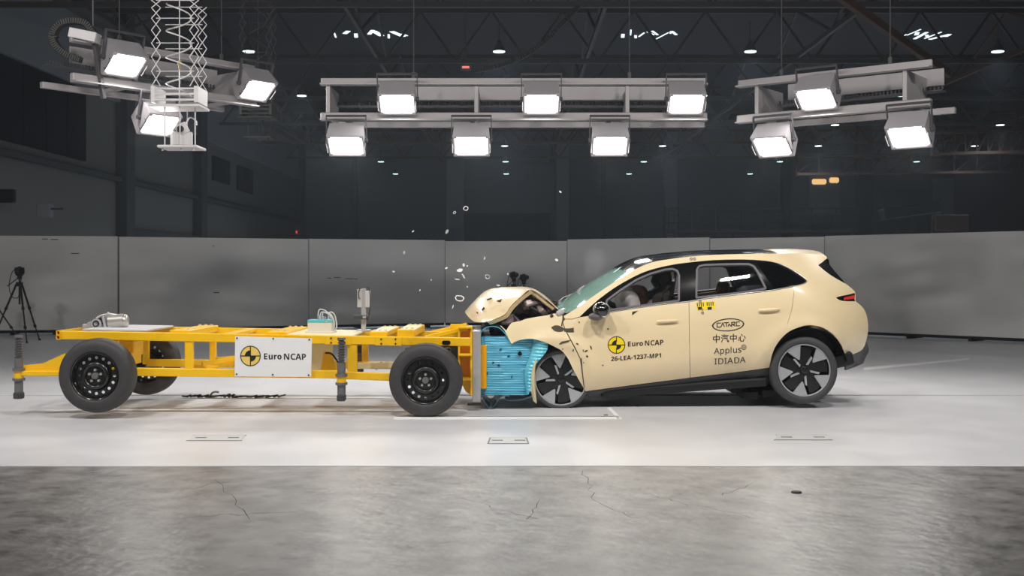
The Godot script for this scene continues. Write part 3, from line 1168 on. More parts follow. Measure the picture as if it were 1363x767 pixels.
func build_floor_marks():
	floor_mark("floor_tape", pts([525, 555.2, 825, 555.2, 826, 558.2, 524, 558.2]), M.tape, "long pale tape strip on the floor under the trolley's front wheel", "tape")
	floor_mark("floor_line", pts([526, 554.3, 824, 554.3, 824, 555.0, 526, 555.0]), M.thin_line, "thin grey line along the far edge of the long floor tape", "floor line")
	floor_mark("floor_tape", pts([808, 543, 813, 543, 828, 558, 822, 558]), M.tape, "short slanted white tape mark below the car's front wheel", "tape")
	floor_mark("floor_tape", pts([1150, 489.5, 1290, 477, 1290, 479, 1150, 493]), M.tape, "pale painted line on the floor running back behind the car", "floor line")
	floor_mark("floor_tape", pts([270, 529, 520, 529, 520, 530.5, 270, 530.5]), M.tape, "thin white strip along the floor channel under the trolley", "tape")
	var i = 0
	for e in [[pts([258, 580, 328, 580, 322, 587, 248, 587]), "flat floor hatch left of the middle, in front of the trolley"], [pts([653, 583, 700, 583, 703, 591, 650, 591]), "flat floor hatch at the middle, in front of the barrier"], [pts([1033, 579.5, 1100, 579.5, 1108, 586, 1030, 586]), "flat floor hatch in front of the car's rear wheel"]]:
		var p = e[0].map(func(c): return G(c.x, c.y))
		var o = thing("floor_hatch", e[1], "hatch", "", (p[0] + p[2]) * 0.5)
		var c = (p[0] + p[2]) * 0.5
		var m = MB.new()
		var u = Vector3(0, 0.004, 0)
		var q = p.map(func(s): return s - c)
		m.quad(q[0] * 0.97 + u, q[1] * 0.97 + u, q[2] * 0.97 + u, q[3] * 0.97 + u, Vector3.UP)
		put(o, "plate", m, M.hatch)
		m = MB.new()
		for k in 4:
			if k == 0 or k == 2 or i == 1:
				m.beam(q[k], q[(k + 1) % 4], 0.018, 0.007, 0.0)
		put(o, "frame", m, M.thin_line)
		m = MB.new()
		m.box((q[0] + q[3]) * 0.3 + u, Vector3(0.09, 0.006, 0.03), 0.0)
		m.box((q[1] + q[2]) * 0.3 + u, Vector3(0.09, 0.006, 0.03), 0.0)
		put(o, "latch", m, M.thin_line)
		i += 1
	# cracks in the bare concrete, thin irregular lines
	var r = RandomNumberGenerator.new()
	r.seed = 5
	var m = MB.new()
	for e in [[775, 625, 790, 665, 9], [790, 665, 850, 690, 9], [705, 690, 716, 662, 7], [210, 655, 305, 640, 9], [245, 688, 395, 680, 12], [855, 655, 920, 672, 8], [930, 672, 1015, 690, 8], [600, 660, 715, 690, 10], [290, 640, 330, 690, 8], [1010, 640, 960, 660, 7]]:
		var path = []
		for k in e[4] + 1:
			var t = float(k) / e[4]
			path.append(G(lerp(float(e[0]), float(e[2]), t) + r.randf_range(-5, 5), lerp(float(e[1]), float(e[3]), t) + r.randf_range(-2, 2)) + Vector3(0, -0.004, 0))
		for k in path.size() - 1:
			var a = path[k]
			var b = path[k + 1]
			var s = (b - a).cross(Vector3.UP).normalized() * r.randf_range(0.001, 0.0028)
			m.quad(a + s, b + s, b - s, a - s, Vector3.UP)
	var cr_o = put(self, "trim_5", m, M.crack)
	cr_o.set_meta("kind", "structure")
	m = MB.new()
	m.lathe([Vector2(0.035, 0.0), Vector2(0.03, 0.008), Vector2(0.0, 0.01)], 12, Transform3D(Basis(Vector3.RIGHT, -PI / 2), G(1060, 655) + Vector3(0, -0.004, 0)))
	tag(put(self, "floor_plug", m, M.black), "small black plug in the bare concrete floor at the right", "plug")
	# black torn strip lying along the channel under the trolley
	var o = thing("torn_strip", "crumpled black rubber strip lying on the floor under the trolley", "debris", "", G(318, 530))
	for k in 26:
		m = MB.new()
		var x = -0.62 + k * 0.042
		m.beam(Vector3(x, 0.012 + r.randf() * 0.012, r.randf_range(-0.03, 0.03)), Vector3(x + r.randf_range(0.04, 0.09), 0.012 + r.randf() * 0.03, r.randf_range(-0.03, 0.03)), 0.04, 0.016, 0.003)
		put(o, "strip_scrap", m, M.black_plastic)
	m = MB.new()
	m.tube(smooth([Vector3(-0.32, 0.01, 0), Vector3(-0.3, 0.05, 0.0), Vector3(-0.26, 0.07, 0.01), Vector3(-0.22, 0.065, 0.0)], 4), 0.012, 6)
	put(o, "bent_clip", m, M.steel_grey)

func tripod(label, foot, top_y, spread, s, with_camera, cam_label, turn = 115.0):
	var o = thing("tripod", label, "tripod", "", foot)
	for k in 3:
		var a = deg_to_rad(turn + 120 * k)
		var f = Vector3(cos(a) * spread, 0, sin(a) * spread)
		var t = Vector3(cos(a) * 0.05 * s, top_y - 0.22, sin(a) * 0.05 * s)
		var m = MB.new()
		m.cyl(t, t.lerp(f, 0.42), 0.017 * s, 10)
		m.cyl(t.lerp(f, 0.42), t.lerp(f, 0.74), 0.0135 * s, 10)
		m.cyl(t.lerp(f, 0.74), f + Vector3(0, 0.01, 0), 0.010 * s, 10)
		var leg = put(o, "leg", m, M.black_plastic)
		for q in [0.42, 0.74]:
			m = MB.new()
			var c = t.lerp(f, q)
			m.cyl(c - (f - t).normalized() * 0.025, c + (f - t).normalized() * 0.025, 0.024 * s, 10)
			put(leg, "leg_clamp", m, M.black)
		m = MB.new()
		m.cyl(f, f + Vector3(0, 0.03, 0), 0.02 * s, 10)
		put(leg, "foot", m, M.black)
	var m = MB.new()
	m.cyl(Vector3(0, top_y - 0.62, 0), Vector3(0, top_y - 0.1, 0), 0.015 * s, 10)
	put(o, "centre_column", m, M.black_plastic)
	m = MB.new()
	m.cyl(Vector3(0, top_y - 0.26, 0), Vector3(0, top_y - 0.18, 0), 0.055 * s, 12)
	m.cyl(Vector3(0, top_y - 0.12, 0), Vector3(0, top_y - 0.05, 0), 0.035 * s, 12)
	m.box(Vector3(0, top_y - 0.03, 0), Vector3(0.1, 0.035, 0.08) * s, 0.006)
	put(o, "head", m, M.black)
	m = MB.new()
	m.cyl(Vector3(0.03, top_y - 0.06, 0.02), Vector3(-0.16 * s, top_y - 0.26, 0.12), 0.009, 8)
	put(o, "pan_handle", m, M.black)
	if with_camera:
		var c = thing("camera", cam_label, "camera", "", foot + Vector3(0, top_y - 0.012, 0), Basis(Vector3.UP, 0.5))
		m = MB.new()
		m.box(Vector3(0, 0.06, 0), Vector3(0.15, 0.11, 0.07) * s, 0.012)
		m.box(Vector3(0, 0.12, 0), Vector3(0.06, 0.04, 0.06) * s, 0.01)
		put(c, "body", m, M.black)
		m = MB.new()
		m.cyl(Vector3(0.02, 0.06, 0.02), Vector3(0.02, 0.06, 0.15) , 0.04 * s, 16)
		put(c, "camera_lens", m, M.gloss_black)
		m = MB.new()
		m.tube(smooth([Vector3(-0.08, 0.09, 0), Vector3(-0.15, 0.0, 0.02), Vector3(-0.19, -0.25, 0.02), Vector3(-0.14, -0.45, 0.0), Vector3(-0.03, -0.47, 0.02), Vector3(0.0, -0.3, 0.03), Vector3(0.05, 0.02, 0.03)], 5), 0.008, 6)
		put(c, "strap", m, M.black)

func build_small_stands():
	var z = -12.2
	var f = G(26, 455)
	tripod("tall black photo tripod standing before the left partition panel", f, 1.36, 0.52, 1.2, true, "black photo camera with hanging strap on the left tripod", 172.0)
	var f2 = G(-28, 456)
	tripod("second black tripod cut by the left picture edge", f2, 1.36, 0.85, 1.1, false, "", 2.0)
	tripod("small black tripod behind the raised hood, left of the pair", G(683.5, 437), 1.26, 0.30, 1.2, true, "black camera on the left small tripod behind the hood")
	tripod("small black tripod behind the raised hood, right of the pair", G(697, 437), 1.2, 0.30, 1.2, true, "black camera on the right small tripod behind the hood")

# hanging scissor lift with a platform, top-left
func scissor_lift(label, px0, px1, z, y_top, y_box, y_plat, m_main, cam_label):
	var s = (CZ - z) / F
	var c = W((px0 + px1) * 0.5, y_box, z)
	var o = thing("hanging_lift", label, "lift", "", c)
	var hw = (px1 - px0) * 0.5 * s
	var top = (y_box - y_top) * s
	for zz in [-0.18, 0.18]:
		for sx in [-1, 1]:
			if zz < 0.0 and sx < 0:
				continue
			var n = 7
			for i in n:
				var y0 = top * (1.0 - pow(1.0 - float(i) / n, 1.25))
				var y1 = top * (1.0 - pow(1.0 - float(i + 1) / n, 1.25))
				var m = MB.new()
				m.beam(Vector3(sx * hw - 0.055, y0, zz), Vector3(sx * hw + 0.055, y1, zz), 0.008, 0.014, 0.0, Vector3.BACK)
				m.beam(Vector3(sx * hw + 0.055, y0, zz + 0.01), Vector3(sx * hw - 0.055, y1, zz + 0.01), 0.008, 0.014, 0.0, Vector3.BACK)
				put(o, "scissor_bar", m, m_main)
				if i % 2 == 0 and sx == 1:
					m = MB.new()
					m.tube([Vector3(-hw, y1, zz), Vector3(hw, y1, zz)], 0.006, 6)
					put(o, "spreader", m, m_main)
	var m = MB.new()
	for k in 3:
		m.box(Vector3(0, -0.03 - k * 0.07, 0.2), Vector3(hw * 2.0 + 0.1, 0.018, 0.03), 0.003)
		m.box(Vector3(0, -0.03 - k * 0.07, -0.2), Vector3(hw * 2.0 + 0.1, 0.018, 0.03), 0.003)
	for sx in [-1, 1]:
		m.box(Vector3(sx * (hw + 0.03), -0.1, 0), Vector3(0.05, 0.2, 0.44), 0.004)
	put(o, "carriage", m, m_main)
	m = MB.new()
	m.box(Vector3(0, -0.235, 0), Vector3(hw * 2.0 + 0.16, 0.03, 0.46), 0.005)
	put(o, "carriage_plate", m, m_main)
	m = MB.new()
	m.tube([Vector3(0, -0.2, 0), Vector3(0, 11.0 - c.y, 0)], 0.008, 6)
	put(o, "hoist_cable", m, m_main)
	m = MB.new()
	m.cyl(Vector3(0, top * 0.28, 0), Vector3(0, top * 0.28 + 0.05, 0), 0.022, 10)
	m.cyl(Vector3(0, top * 0.28 - 0.05, 0), Vector3(0, top * 0.28, 0), 0.013, 10)
	put(o, "hook", m, M.olive)
	m = MB.new()
	var coil = []
	for i in 90:
		var t = i / 89.0
		coil.append(Vector3(cos(t * 22.0) * 0.15, lerp(-0.1, top, t), sin(t * 22.0) * 0.12 + 0.02))
	m.tube(coil, 0.010, 6)
	put(o, "coiled_cable", m, m_main)
	var pd = (y_plat - y_box) * s
	for e in [[-0.6, 0.14], [0.25, 0.18], [0.95, 0.1], [0.2, -0.16]]:
		m = MB.new()
		m.tube([Vector3(e[0] * hw, -0.24, e[1]), Vector3(e[0] * hw, -pd, e[1])], 0.008, 6)
		put(o, "hanger_rod", m, m_main)
	m = MB.new()
	m.box(Vector3(0.03, -pd, 0), Vector3(hw * 2.0 + 0.02, 0.03, 0.42), 0.006)
	for e in [-0.7, 0.3, 0.9]:
		m.cyl(Vector3(e * hw, -pd - 0.05, 0.15), Vector3(e * hw, -pd, 0.15), 0.012, 8)
	put(o, "platform", m, m_main)
	if cam_label:
		var cm = thing("overhead_camera", cam_label, "camera", "", c + Vector3(0.03, -pd + 0.016, 0.02), Basis(Vector3.UP, 0.5))
		m = MB.new()
		m.box(Vector3(0, 0.09, 0), Vector3(0.24, 0.17, 0.16), 0.012)
		put(cm, "body", m, M.alu_matt)
		m = MB.new()
		m.box(Vector3(0.0, 0.21, 0.03), Vector3(0.13, 0.14, 0.12), 0.012, Basis(Vector3.BACK, 0.5))
		put(cm, "upper_case", m, M.alu_matt)
		m = MB.new()
		m.cyl(Vector3(-0.04, 0.2, 0.08), Vector3(-0.04, 0.2, 0.13), 0.04, 16)
		put(cm, "camera_lens", m, M.black)
		m = MB.new()
		m.tube(smooth([Vector3(0.05, 0.27, 0), Vector3(0.1, 0.36, 0), Vector3(0.17, 0.32, 0.02), Vector3(0.18, 0.27, 0.02)], 5), 0.01, 6)
		put(cm, "cable", m, M.white_cable)

func build_lifts():
	scissor_lift("near white scissor lift hanging in front of the left truss", 214, 264, -2.4, 5, 118, 197, M.alu_matt, "white camera unit on the near hanging platform")
	scissor_lift("far dim scissor lift hanging behind the left truss", 326, 361, -8.5, 5, 140, 184, M.steel_dark, "")
	var o = thing("truss_box", "grey control box at the left truss end beneath the looped chain", "control box", "", W(113, 48, -2.6))
	var m = MB.new()
	m.box(Vector3.ZERO, Vector3(0.34, 0.12, 0.2), 0.006, Basis(Vector3.BACK, -0.2))
	put(o, "case", m, M.alu_matt)
	m = MB.new()
	m.beam(Vector3(0.1, -0.05, -0.05), Vector3(0.16, -0.75, -0.2), 0.05, 0.06)
	m.tube([Vector3(0.1, 0.05, 0), Vector3(0.1, 3.4, 0)], 0.012, 6)
	put(o, "mount", m, M.lamp_dark)

func build_shards():
	var r = RandomNumberGenerator.new()
	r.seed = 77
	var l1 = "small white plastic shard flying in the air above the impact"
	var g1 = "small white shards in the air"
	for e in [[620, 277.6, 2.4, "curled white shard flying highest of the three above the panel top"], [595, 308.5, 2.2, "white shard in front of the dark hall just above the panel edge"], [550, 308, 1.2, "small white shard in front of the dark hall, leftmost above the panels"], [746, 255.5, 1.3, "small white shard highest of all, above the dark doorway's right end"], [538, 336, 1.6, "white shard left of the cluster, just below the panel top"], [524, 361.5, 1.3, "leftmost white shard in front of the panels"], [559, 386.7, 1.0, "small white shard low above the trolley, right of the sensor post"], [645, 344, 1.2, "small white shard between the cluster and the tripods, near the panel top"], [594, 357, 1.4, "white shard at the panel seam, left of the cluster"], [612, 360, 2.8, "largest pale shard in the cluster left of the small tripods"], [617, 368, 2.9, "long thin slanted white sliver in the shard cluster"], [608.6, 372, 2.6, "flat white sliver lying level in the shard cluster"], [622, 354, 1.0, "tiny white shard at the top right of the cluster"], [617, 353, 2.0, "white shard at the top of the cluster"], [648.7, 368.6, 2.2, "white ring-like shard just left of the small tripods"], [611.7, 397, 3.6, "big clear shard flying above the raised hood's left tip"], [603, 408, 2.0, "small upright sliver left of the raised hood's tip"], [741, 346, 1.9, "white shard flying to the right of the small tripods"], [622, 382, 1.0, "tiny white shard below the cluster, above the hood tip"], [663, 380, 1.4, "small white shard touching the skyline of the raised hood"], [638, 382, 1.6, "tiny dark splinter above the raised hood"], [574, 372.6, 0.8, "tiniest white speck left of the panel seam"], [605, 283, 1.3, "dim shard beside the highest curled one"], [676, 365, 1.0, "tiny white shard in front of the left small tripod"]]:
		var at = W(e[0], e[1], r.randf_range(-0.7, 0.25))
		var s = e[2] * 0.0125
		var bs = Basis.from_euler(Vector3(r.randf_range(-0.6, 0.6), r.randf_range(-0.6, 0.6), r.randf() * TAU))
		if e[0] == 617 and e[1] == 368: bs = Basis(Vector3.BACK, -0.95)
		if e[0] == 608.6: bs = Basis(Vector3.BACK, -0.1)
		if e[0] == 603: bs = Basis(Vector3.BACK, 1.3)
		var o = MB.new()
		var thin = 0.22 if e[3].contains("sliver") else 0.6
		var poly = []
		for k in 7:
			var a = TAU * k / 7.0
			poly.append(Vector2(cos(a) * s * r.randf_range(0.7, 1.2), sin(a) * s * thin * r.randf_range(0.6, 1.2)))
		if e[3].contains("ring") or e[3].contains("curled") or e[3].contains("clear"):
			var ring = []
			for k in 11:
				var a = TAU * k / 10.0
				ring.append(Vector3(cos(a) * s, sin(a) * s * 0.7, r.randf_range(-0.2, 0.2) * s))
			o.tube(ring, s * 0.16, 6)
		else:
			o.prism(poly, -0.002, 0.002)
		var q = put(self, "plastic_shard", o, M.shard_dark if e[3].contains("dark splinter") else M.shard, Transform3D(bs, at))
		tag(q, e[3] if e[3] else l1, "debris", g1)
	var n = 0
	for e in [[806, 553, "tiny dark scrap on the floor left of the slanted tape mark"], [822, 541, "small pale scrap on the floor beneath the sill's front end"], [848, 541, "tiny dark scrap on the floor under the front door"]]:
		var m = MB.new()
		m.prism([Vector2(-0.02, -0.008), Vector2(0.015, -0.012), Vector2(0.024, 0.006), Vector2(-0.01, 0.012)], 0.0, 0.006)
		tag(put(self, "floor_scrap", m, M.shard_dark, Transform3D(Basis(Vector3.RIGHT, -PI / 2), G(e[0], e[1]))), e[2], "debris")

# ------------------------------------------------------------------ barrier trolley
var base = Vector3.ZERO

func part(o, called, mb, m):
	return put(o, called, mb, m, Transform3D(Basis(), -base))

# a bar between two spots of the frame at given depths; width across and height in metres
func bar(mb, x0, y0, z0, x1, y1, z1, w, h, b = 0.006):
	mb.beam(W(x0, y0, z0), W(x1, y1, z1), w, h, b)

func ring_with_holes(mb, r0, r1, z, n, hr, xf):
	var rm = (r0 + r1) * 0.5
	for s in n:
		var a0 = TAU * s / n
		var hw = PI / n
		for k in 24:
			var p = []
			for e in [[k, 0], [k, 1], [k + 1, 1], [k + 1, 0]]:
				var t = TAU * e[0] / 24.0
				var c = Vector2(cos(t), sin(t))
				if e[1] == 0:
					p.append(Vector2(a0 + c.x * hr / rm, rm + c.y * hr))
				else:
					var q = 1.0 / max(abs(c.x), abs(c.y))
					p.append(Vector2(a0 + c.x * q * hw, rm + c.y * q * (r1 - r0) * 0.5))
			var w = p.map(func(e): return xf * Vector3(cos(e.x) * e.y, sin(e.x) * e.y, z))
			mb.quad(w[0], w[1], w[2], w[3], xf.basis.z)

func trolley_wheel(o, xf, called = "wheel"):
	var m = MB.new()
	m.lathe([Vector2(0.215, -0.21), Vector2(0.27, -0.235), Vector2(0.325, -0.225), Vector2(0.345, -0.2), Vector2(0.352, -0.16), Vector2(0.352, -0.07), Vector2(0.345, -0.03), Vector2(0.325, -0.006), Vector2(0.28, 0.004), Vector2(0.245, 0.0), Vector2(0.232, -0.008), Vector2(0.226, -0.02)], 72, xf)
	for g in [-0.16, -0.115, -0.07]:
		m.lathe([Vector2(0.3525, g - 0.004), Vector2(0.3535, g), Vector2(0.3525, g + 0.004)], 72, xf)
	var w = part(o, called, m, M.rubber)
	m = MB.new()
	m.lathe([Vector2(0.228, -0.014), Vector2(0.222, -0.006), Vector2(0.213, -0.012), Vector2(0.207, -0.05), Vector2(0.197, -0.066)], 56, xf)
	ring_with_holes(m, 0.143, 0.197, -0.066, 16, 0.0145, xf)
	m.lathe([Vector2(0.143, -0.066), Vector2(0.134, -0.04), Vector2(0.122, -0.022), Vector2(0.108, -0.018), Vector2(0.096, -0.026), Vector2(0.086, -0.05), Vector2(0.0, -0.05)], 56, xf)
	m.lathe([Vector2(0.207, -0.05), Vector2(0.2, -0.12), Vector2(0.215, -0.215)], 48, xf)
	put(w, "rim", m, M.rim_black)
	for k in 5:
		var a = TAU * k / 5.0 + PI / 2
		m = MB.new()
		var c = Vector3(cos(a) * 0.056, sin(a) * 0.056, -0.05)
		m.cyl(xf * c, xf * (c + Vector3(0, 0, 0.026)), 0.013, 6)
		m.cyl(xf * (c + Vector3(0, 0, 0.026)), xf * (c + Vector3(0, 0, 0.034)), 0.008, 8)
		put(w, "wheel_nut", m, M.steel)
	m = MB.new()
	m.lathe([Vector2(0.034, -0.05), Vector2(0.032, -0.02), Vector2(0.028, -0.014), Vector2(0.0, -0.014)], 24, xf)
	put(w, "hub_cap", m, M.steel_grey)

func shock(o, px, y0, y1, y2, y3, y4, z, called = "guide_damper"):
	# spring, cylinder, flange, bracket, flange, lower cylinder, foot
	var s = (CZ - z) / F
	var x = W(px, y0, z).x
	var yy = func(py): return W(px, py, z).y
	var m = MB.new()
	m.cyl(Vector3(x, yy.call(y1), z), Vector3(x, yy.call(y0), z), 3.6 * s, 14)
	m.cyl(Vector3(x, yy.call(y0) - 0.012, z), Vector3(x, yy.call(y0) + 0.012, z), 5.6 * s, 14)
	var d = part(o, called, m, M.steel_grey)
	m = MB.new()
	var path = []
	var turns = 9
	for i in turns * 12 + 1:
		var t = float(i) / (turns * 12)
		path.append(Vector3(x + cos(t * turns * TAU) * 4.2 * s, lerp(yy.call(y1), yy.call(y0), t), z + sin(t * turns * TAU) * 4.2 * s))
	m.tube(path, 0.0058, 6)
	put(d, "spring", m, M.lamp_dark)
	m = MB.new()
	m.cyl(Vector3(x, yy.call(y2), z), Vector3(x, yy.call(y1), z), 5.6 * s, 18)
	m.cyl(Vector3(x, yy.call(y2) - 0.014, z), Vector3(x, yy.call(y2) + 0.014, z), 8.0 * s, 18)
	put(d, "cylinder", m, M.steel_grey)
	m = MB.new()
	m.cyl(Vector3(x, yy.call(y3), z), Vector3(x, yy.call(y2), z), 6.2 * s, 18)
	put(d, "clamp", m, M.yellow)
	m = MB.new()
	m.cyl(Vector3(x, yy.call(y3) - 0.013, z), Vector3(x, yy.call(y3) + 0.01, z), 8.0 * s, 18)
	m.cyl(Vector3(x, yy.call(y4 - 9), z), Vector3(x, yy.call(y3), z), 5.6 * s, 14)
	put(d, "lower_cylinder", m, M.steel_grey)
	m = MB.new()
	m.box(Vector3(x, yy.call(y4 - 4.5), z), Vector3(11.5 * s, 9 * s, 11 * s), 0.01)
	m.cyl(Vector3(x, yy.call(y4 - 3), z - 0.06), Vector3(x, yy.call(y4 - 3), z + 0.055), 2.6 * s, 12)
	put(d, "foot", m, M.lamp_dark)

func build_trolley():
	var zn = 0.40
	var zf = -0.66
	var s = (CZ - zn) / F
	base = Vector3(-2.4, 0.0, 0.0)
	var o = thing("barrier_trolley", "yellow steel barrier trolley on four black wheels, its blue block crushed against the cream car", "trolley", "", base)
	var m = MB.new()
	# upper rails
	bar(m, 80, 446, zn, 626, 455.4, zn, 0.07, 11.2 * s)
	part(o, "upper_rail", m, M.yellow)
	m = MB.new()
	var kz = (CZ - zn) / (CZ - zf)
	var far = func(px, py): # the same height, seen on the far rail
		return HY + (py - HY) * kz
	m.beam(Vector3(W(80, 446, zn).x, W(80, 446, zn).y, zf), Vector3(W(626, 455.4, zn).x, W(626, 455.4, zn).y, zf), 0.07, 11.2 * s)
	part(o, "upper_rail", m, M.yellow)
	# rear cross tubes with open ends
	for k in 2:
		m = MB.new()
		var p = W(77.5, 443.2 + 6.2 * k, zn + 0.055)
		m.pipe(p, Vector3(p.x, p.y, zf - 0.05), 0.042, 0.042, 0.006)
		part(o, "rear_cross_tube", m, M.yellow)
		var lin = MB.new()
		lin.box(p + Vector3(0, 0, -0.08), Vector3(0.032, 0.032, 0.01), 0.0)
		part(o, "tube_plug", lin, M.rim_black)
	# lower rails
	m = MB.new()
	bar(m, 150, 494.6, zn, 455, 498.6, zn, 0.07, 10.6 * s)
	part(o, "lower_rail", m, M.yellow)
	m = MB.new()
	var a = W(150, 494.6, zn)
	var b = W(455, 498.6, zn)
	m.beam(Vector3(a.x, a.y, zf), Vector3(b.x + 0.5, b.y, zf), 0.07, 10.6 * s)
	part(o, "lower_rail", m, M.yellow)
	# posts, near then far
	for e in [[153.5, 450, 492, 8.5], [252, 450, 493, 10.5], [469, 455, 500, 12.5]]:
		m = MB.new()
		bar(m, e[0], e[1], zn - 0.004, e[0] + 0.1, e[2], zn - 0.004, e[3] * s, 0.06)
		var q = part(o, "post", m, M.yellow)
	for e in [[194.5, 443, 485, 9.0], [283.5, 445, 486, 9.0], [392, 445, 486, 9.0], [486, 446, 486, 9.0]]:
		m = MB.new()
		bar(m, e[0], e[1], zf, e[0] + 0.1, e[2], zf, e[3] * s, 0.06)
		part(o, "post", m, M.yellow)
	# cross beams lying over the rails, with bolts
	for e in [[238, 444.5, 271, 433.2, 0.19, 0.07, 0], [368, 446.5, 390, 436.2, 0.19, 0.07, 0], [503.5, 445.3, 511, 431.5, 0.17, 0.055, 1], [540, 444, 545, 429.0, 0.17, 0.075, 1], [300, 447, 322, 437, 0.1, 0.04, 0], [150, 445, 190, 434.5, 0.12, 0.04, 0]]:
		m = MB.new()
		var p = W(e[0], e[1], zn)
		var q = Vector3(p.x + 0.02, p.y, zf)
		m.beam(p, q, e[4], e[5], 0.008)
		var c = part(o, "cross_beam", m, M.yellow)
		m = MB.new()
		for k in 3:
			for t in [0.12, 0.86]:
				if e[4] > 0.15:
					var r = p.lerp(q, t) + Vector3((k - 1) * e[4] * 0.32, e[5] * 0.5, 0)
					m = MB.new()
					m.cyl(r, r + Vector3(0, 0.014, 0), 0.015, 6)
					put(c, "bolt_head", m, M.cream_plate)
		if e[6]:
			m = MB.new()
			m.box(p.lerp(q, 0.5) + Vector3(0, e[5] * 0.5 - 0.004, 0), Vector3(e[4] * 0.96, 0.012, (zn - zf) * 0.96), 0.003)
			put(c, "top_plate", m, M.cream_plate)
	# plates on top
	m = MB.new()
	var p0 = W(105, 440.8, zn)
	m.box(Vector3(p0.x + 0.31, W(130, 440.6, zn).y, 0.5 * (zn + zf) - 0.02), Vector3(0.62, 0.02, 0.95), 0.004, Basis(Vector3.BACK, -0.017))
	part(o, "deck_plate", m, M.alu_matt)
	m = MB.new()
	m.box(Vector3(W(424, 446, zn).x, W(424, 447.3, zn).y, 0.5 * (zn + zf)), Vector3(0.66, 0.02, 0.98), 0.004, Basis(Vector3.BACK, -0.017))
	part(o, "deck_plate", m, M.cream_plate)
	# splice plates on the near upper rail
	for e in [[450, 453.3, 26, 11.5], [517, 454.6, 27, 11.5]]:
		m = MB.new()
		var p = W(e[0], e[1], zn + 0.038)
		m.box(p, Vector3(e[2] * 2 * 0.5 * s * 1.3, e[3] * s, 0.012), 0.003, Basis(Vector3.BACK, -0.017))
		var c = part(o, "splice_plate", m, M.yellow)
		m = MB.new()
		for k in [-1, 1]:
			for t in [-1, 1]:
				var r = p + Vector3(k * e[2] * 0.35 * s, t * 3.0 * s, 0.006)
				m = MB.new()
				m.cyl(r, r + Vector3(0, 0, 0.006), 0.009, 6)
				put(c, "bolt_head", m, M.rim_black)
	# slot in the rail near the front
	m = MB.new()
	var sl = W(594, 456.2, zn + 0.036)
	m.prism(arc(0.022, 0, 0.02, 0.02, 270, 450, 8) + arc(-0.022, 0, 0.02, 0.02, 90, 270, 8), 0.0, 0.004, Transform3D(Basis(Vector3.BACK, -0.017), sl))
	part(o, "rail_slot", m, M.rim_black)
	# small loose-looking square stubs inside the frame
	for e in [[257, 489, 290, 489.5, 0.2], [269, 485, 302, 479, -0.1], [288, 478.5, 320, 476, -0.45]]:
		m = MB.new()
		m.pipe(W(e[0], e[1], e[4]), W(e[2], e[3], e[4] - 0.15), 0.042, 0.042, 0.006)
		part(o, "tube_stub", m, M.yellow)
	# lower inner frame, arms to the front wheels, brackets
	m = MB.new()
	bar(m, 455, 499.5, zn, 552, 503, zn + 0.02, 0.07, 10 * s)
	part(o, "lower_arm", m, M.yellow)
	m = MB.new()
	bar(m, 462, 487.5, 0.1, 535, 485.5, 0.1, 0.10, 8 * s)
	bar(m, 500, 491.5, 0.1, 508, 482, 0.1, 0.06, 0.03)
	part(o, "lower_arm", m, M.cream_plate)
	m = MB.new()
	m.prism([Vector2(0, 0), Vector2(0.17, 0), Vector2(0.10, 0.2), Vector2(0.03, 0.2)], -0.02, 0.02, Transform3D(Basis(), W(427, 495, 0.15)))
	part(o, "gusset", m, M.yellow)
	m = MB.new()
	m.box(W(424, 472, -0.25), Vector3(0.30, 0.32, 0.02), 0.004)
	part(o, "inner_plate", m, M.cream_plate)
	m = MB.new()
	m.tube(smooth([W(433, 470, 0.2), W(441, 471, 0.2), W(447, 478, 0.2), W(452, 486, 0.22)], 5), 0.01, 6)
	part(o, "hose", m, M.cable)
	m = MB.new()
	m.box(W(172, 463, -0.2), Vector3(0.2, 0.16, 0.3), 0.01)
	m.box(W(172, 477, -0.1), Vector3(0.16, 0.12, 0.3), 0.01)
	part(o, "axle_bracket", m, M.yellow)
	for e in [[125, 501, 0.55], [566, 507, 0.45]]:
		m = MB.new()
		var c = W(e[0], e[1], e[2])
		m.cyl(c, Vector3(c.x, c.y, -0.8), 0.045, 14)
		part(o, "axle", m, M.rim_black)
	m = MB.new()
	bar(m, 540, 470, 0.25, 600, 470, 0.25, 0.1, 0.1)
	bar(m, 560, 455, -0.3, 566, 500, -0.3, 0.08, 0.06)
	part(o, "suspension_arm", m, M.rim_black)
	# rear arm with gusset carrying the rear guide damper
	m = MB.new()
	bar(m, 28, 497, zn + 0.1, 100, 497.2, zn + 0.1, 0.06, 6.5 * s)
	part(o, "rear_arm", m, M.yellow)
	m = MB.new()
	m.prism([Vector2(0, 0), Vector2(0.42, 0.0), Vector2(0.42, 0.19), Vector2(0.2, 0.09), Vector2(0.0, 0.07)], -0.03, 0.03, Transform3D(Basis(), W(31, 496, zn + 0.06)))
	part(o, "gusset", m, M.yellow)
	shock(o, 25, 448, 477, 492, 505, 531, zn + 0.1)
	shock(o, 454.5, 451, 483, 499.5, 510.5, 534, zn + 0.12)
	shock(o, 478, 459, 470, 476, 480, 496, -0.75)
	# wheels
	trolley_wheel(o, Transform3D(Basis(), W(125, 501, 0.80)))
	trolley_wheel(o, Transform3D(Basis(), W(566, 507, 0.665)))
	var rr = W(125, 501, 0.80)
	trolley_wheel(o, Transform3D(Basis(Vector3.UP, PI), Vector3(rr.x - 0.03, rr.y, -0.98)))
	rr = W(566, 507, 0.665)
	trolley_wheel(o, Transform3D(Basis(Vector3.UP, PI), Vector3(rr.x, rr.y, -1.1)))
	# name board
	var zb = zn + 0.075
	m = MB.new()
	var q4 = [W(313, 447.8, zb), W(415, 450.6, zb), W(414, 502, zb), W(312.3, 501.2, zb)]
	var poly = q4.map(func(p): return Vector2(p.x, p.y))
	m.prism(poly, zb - 0.008, zb)
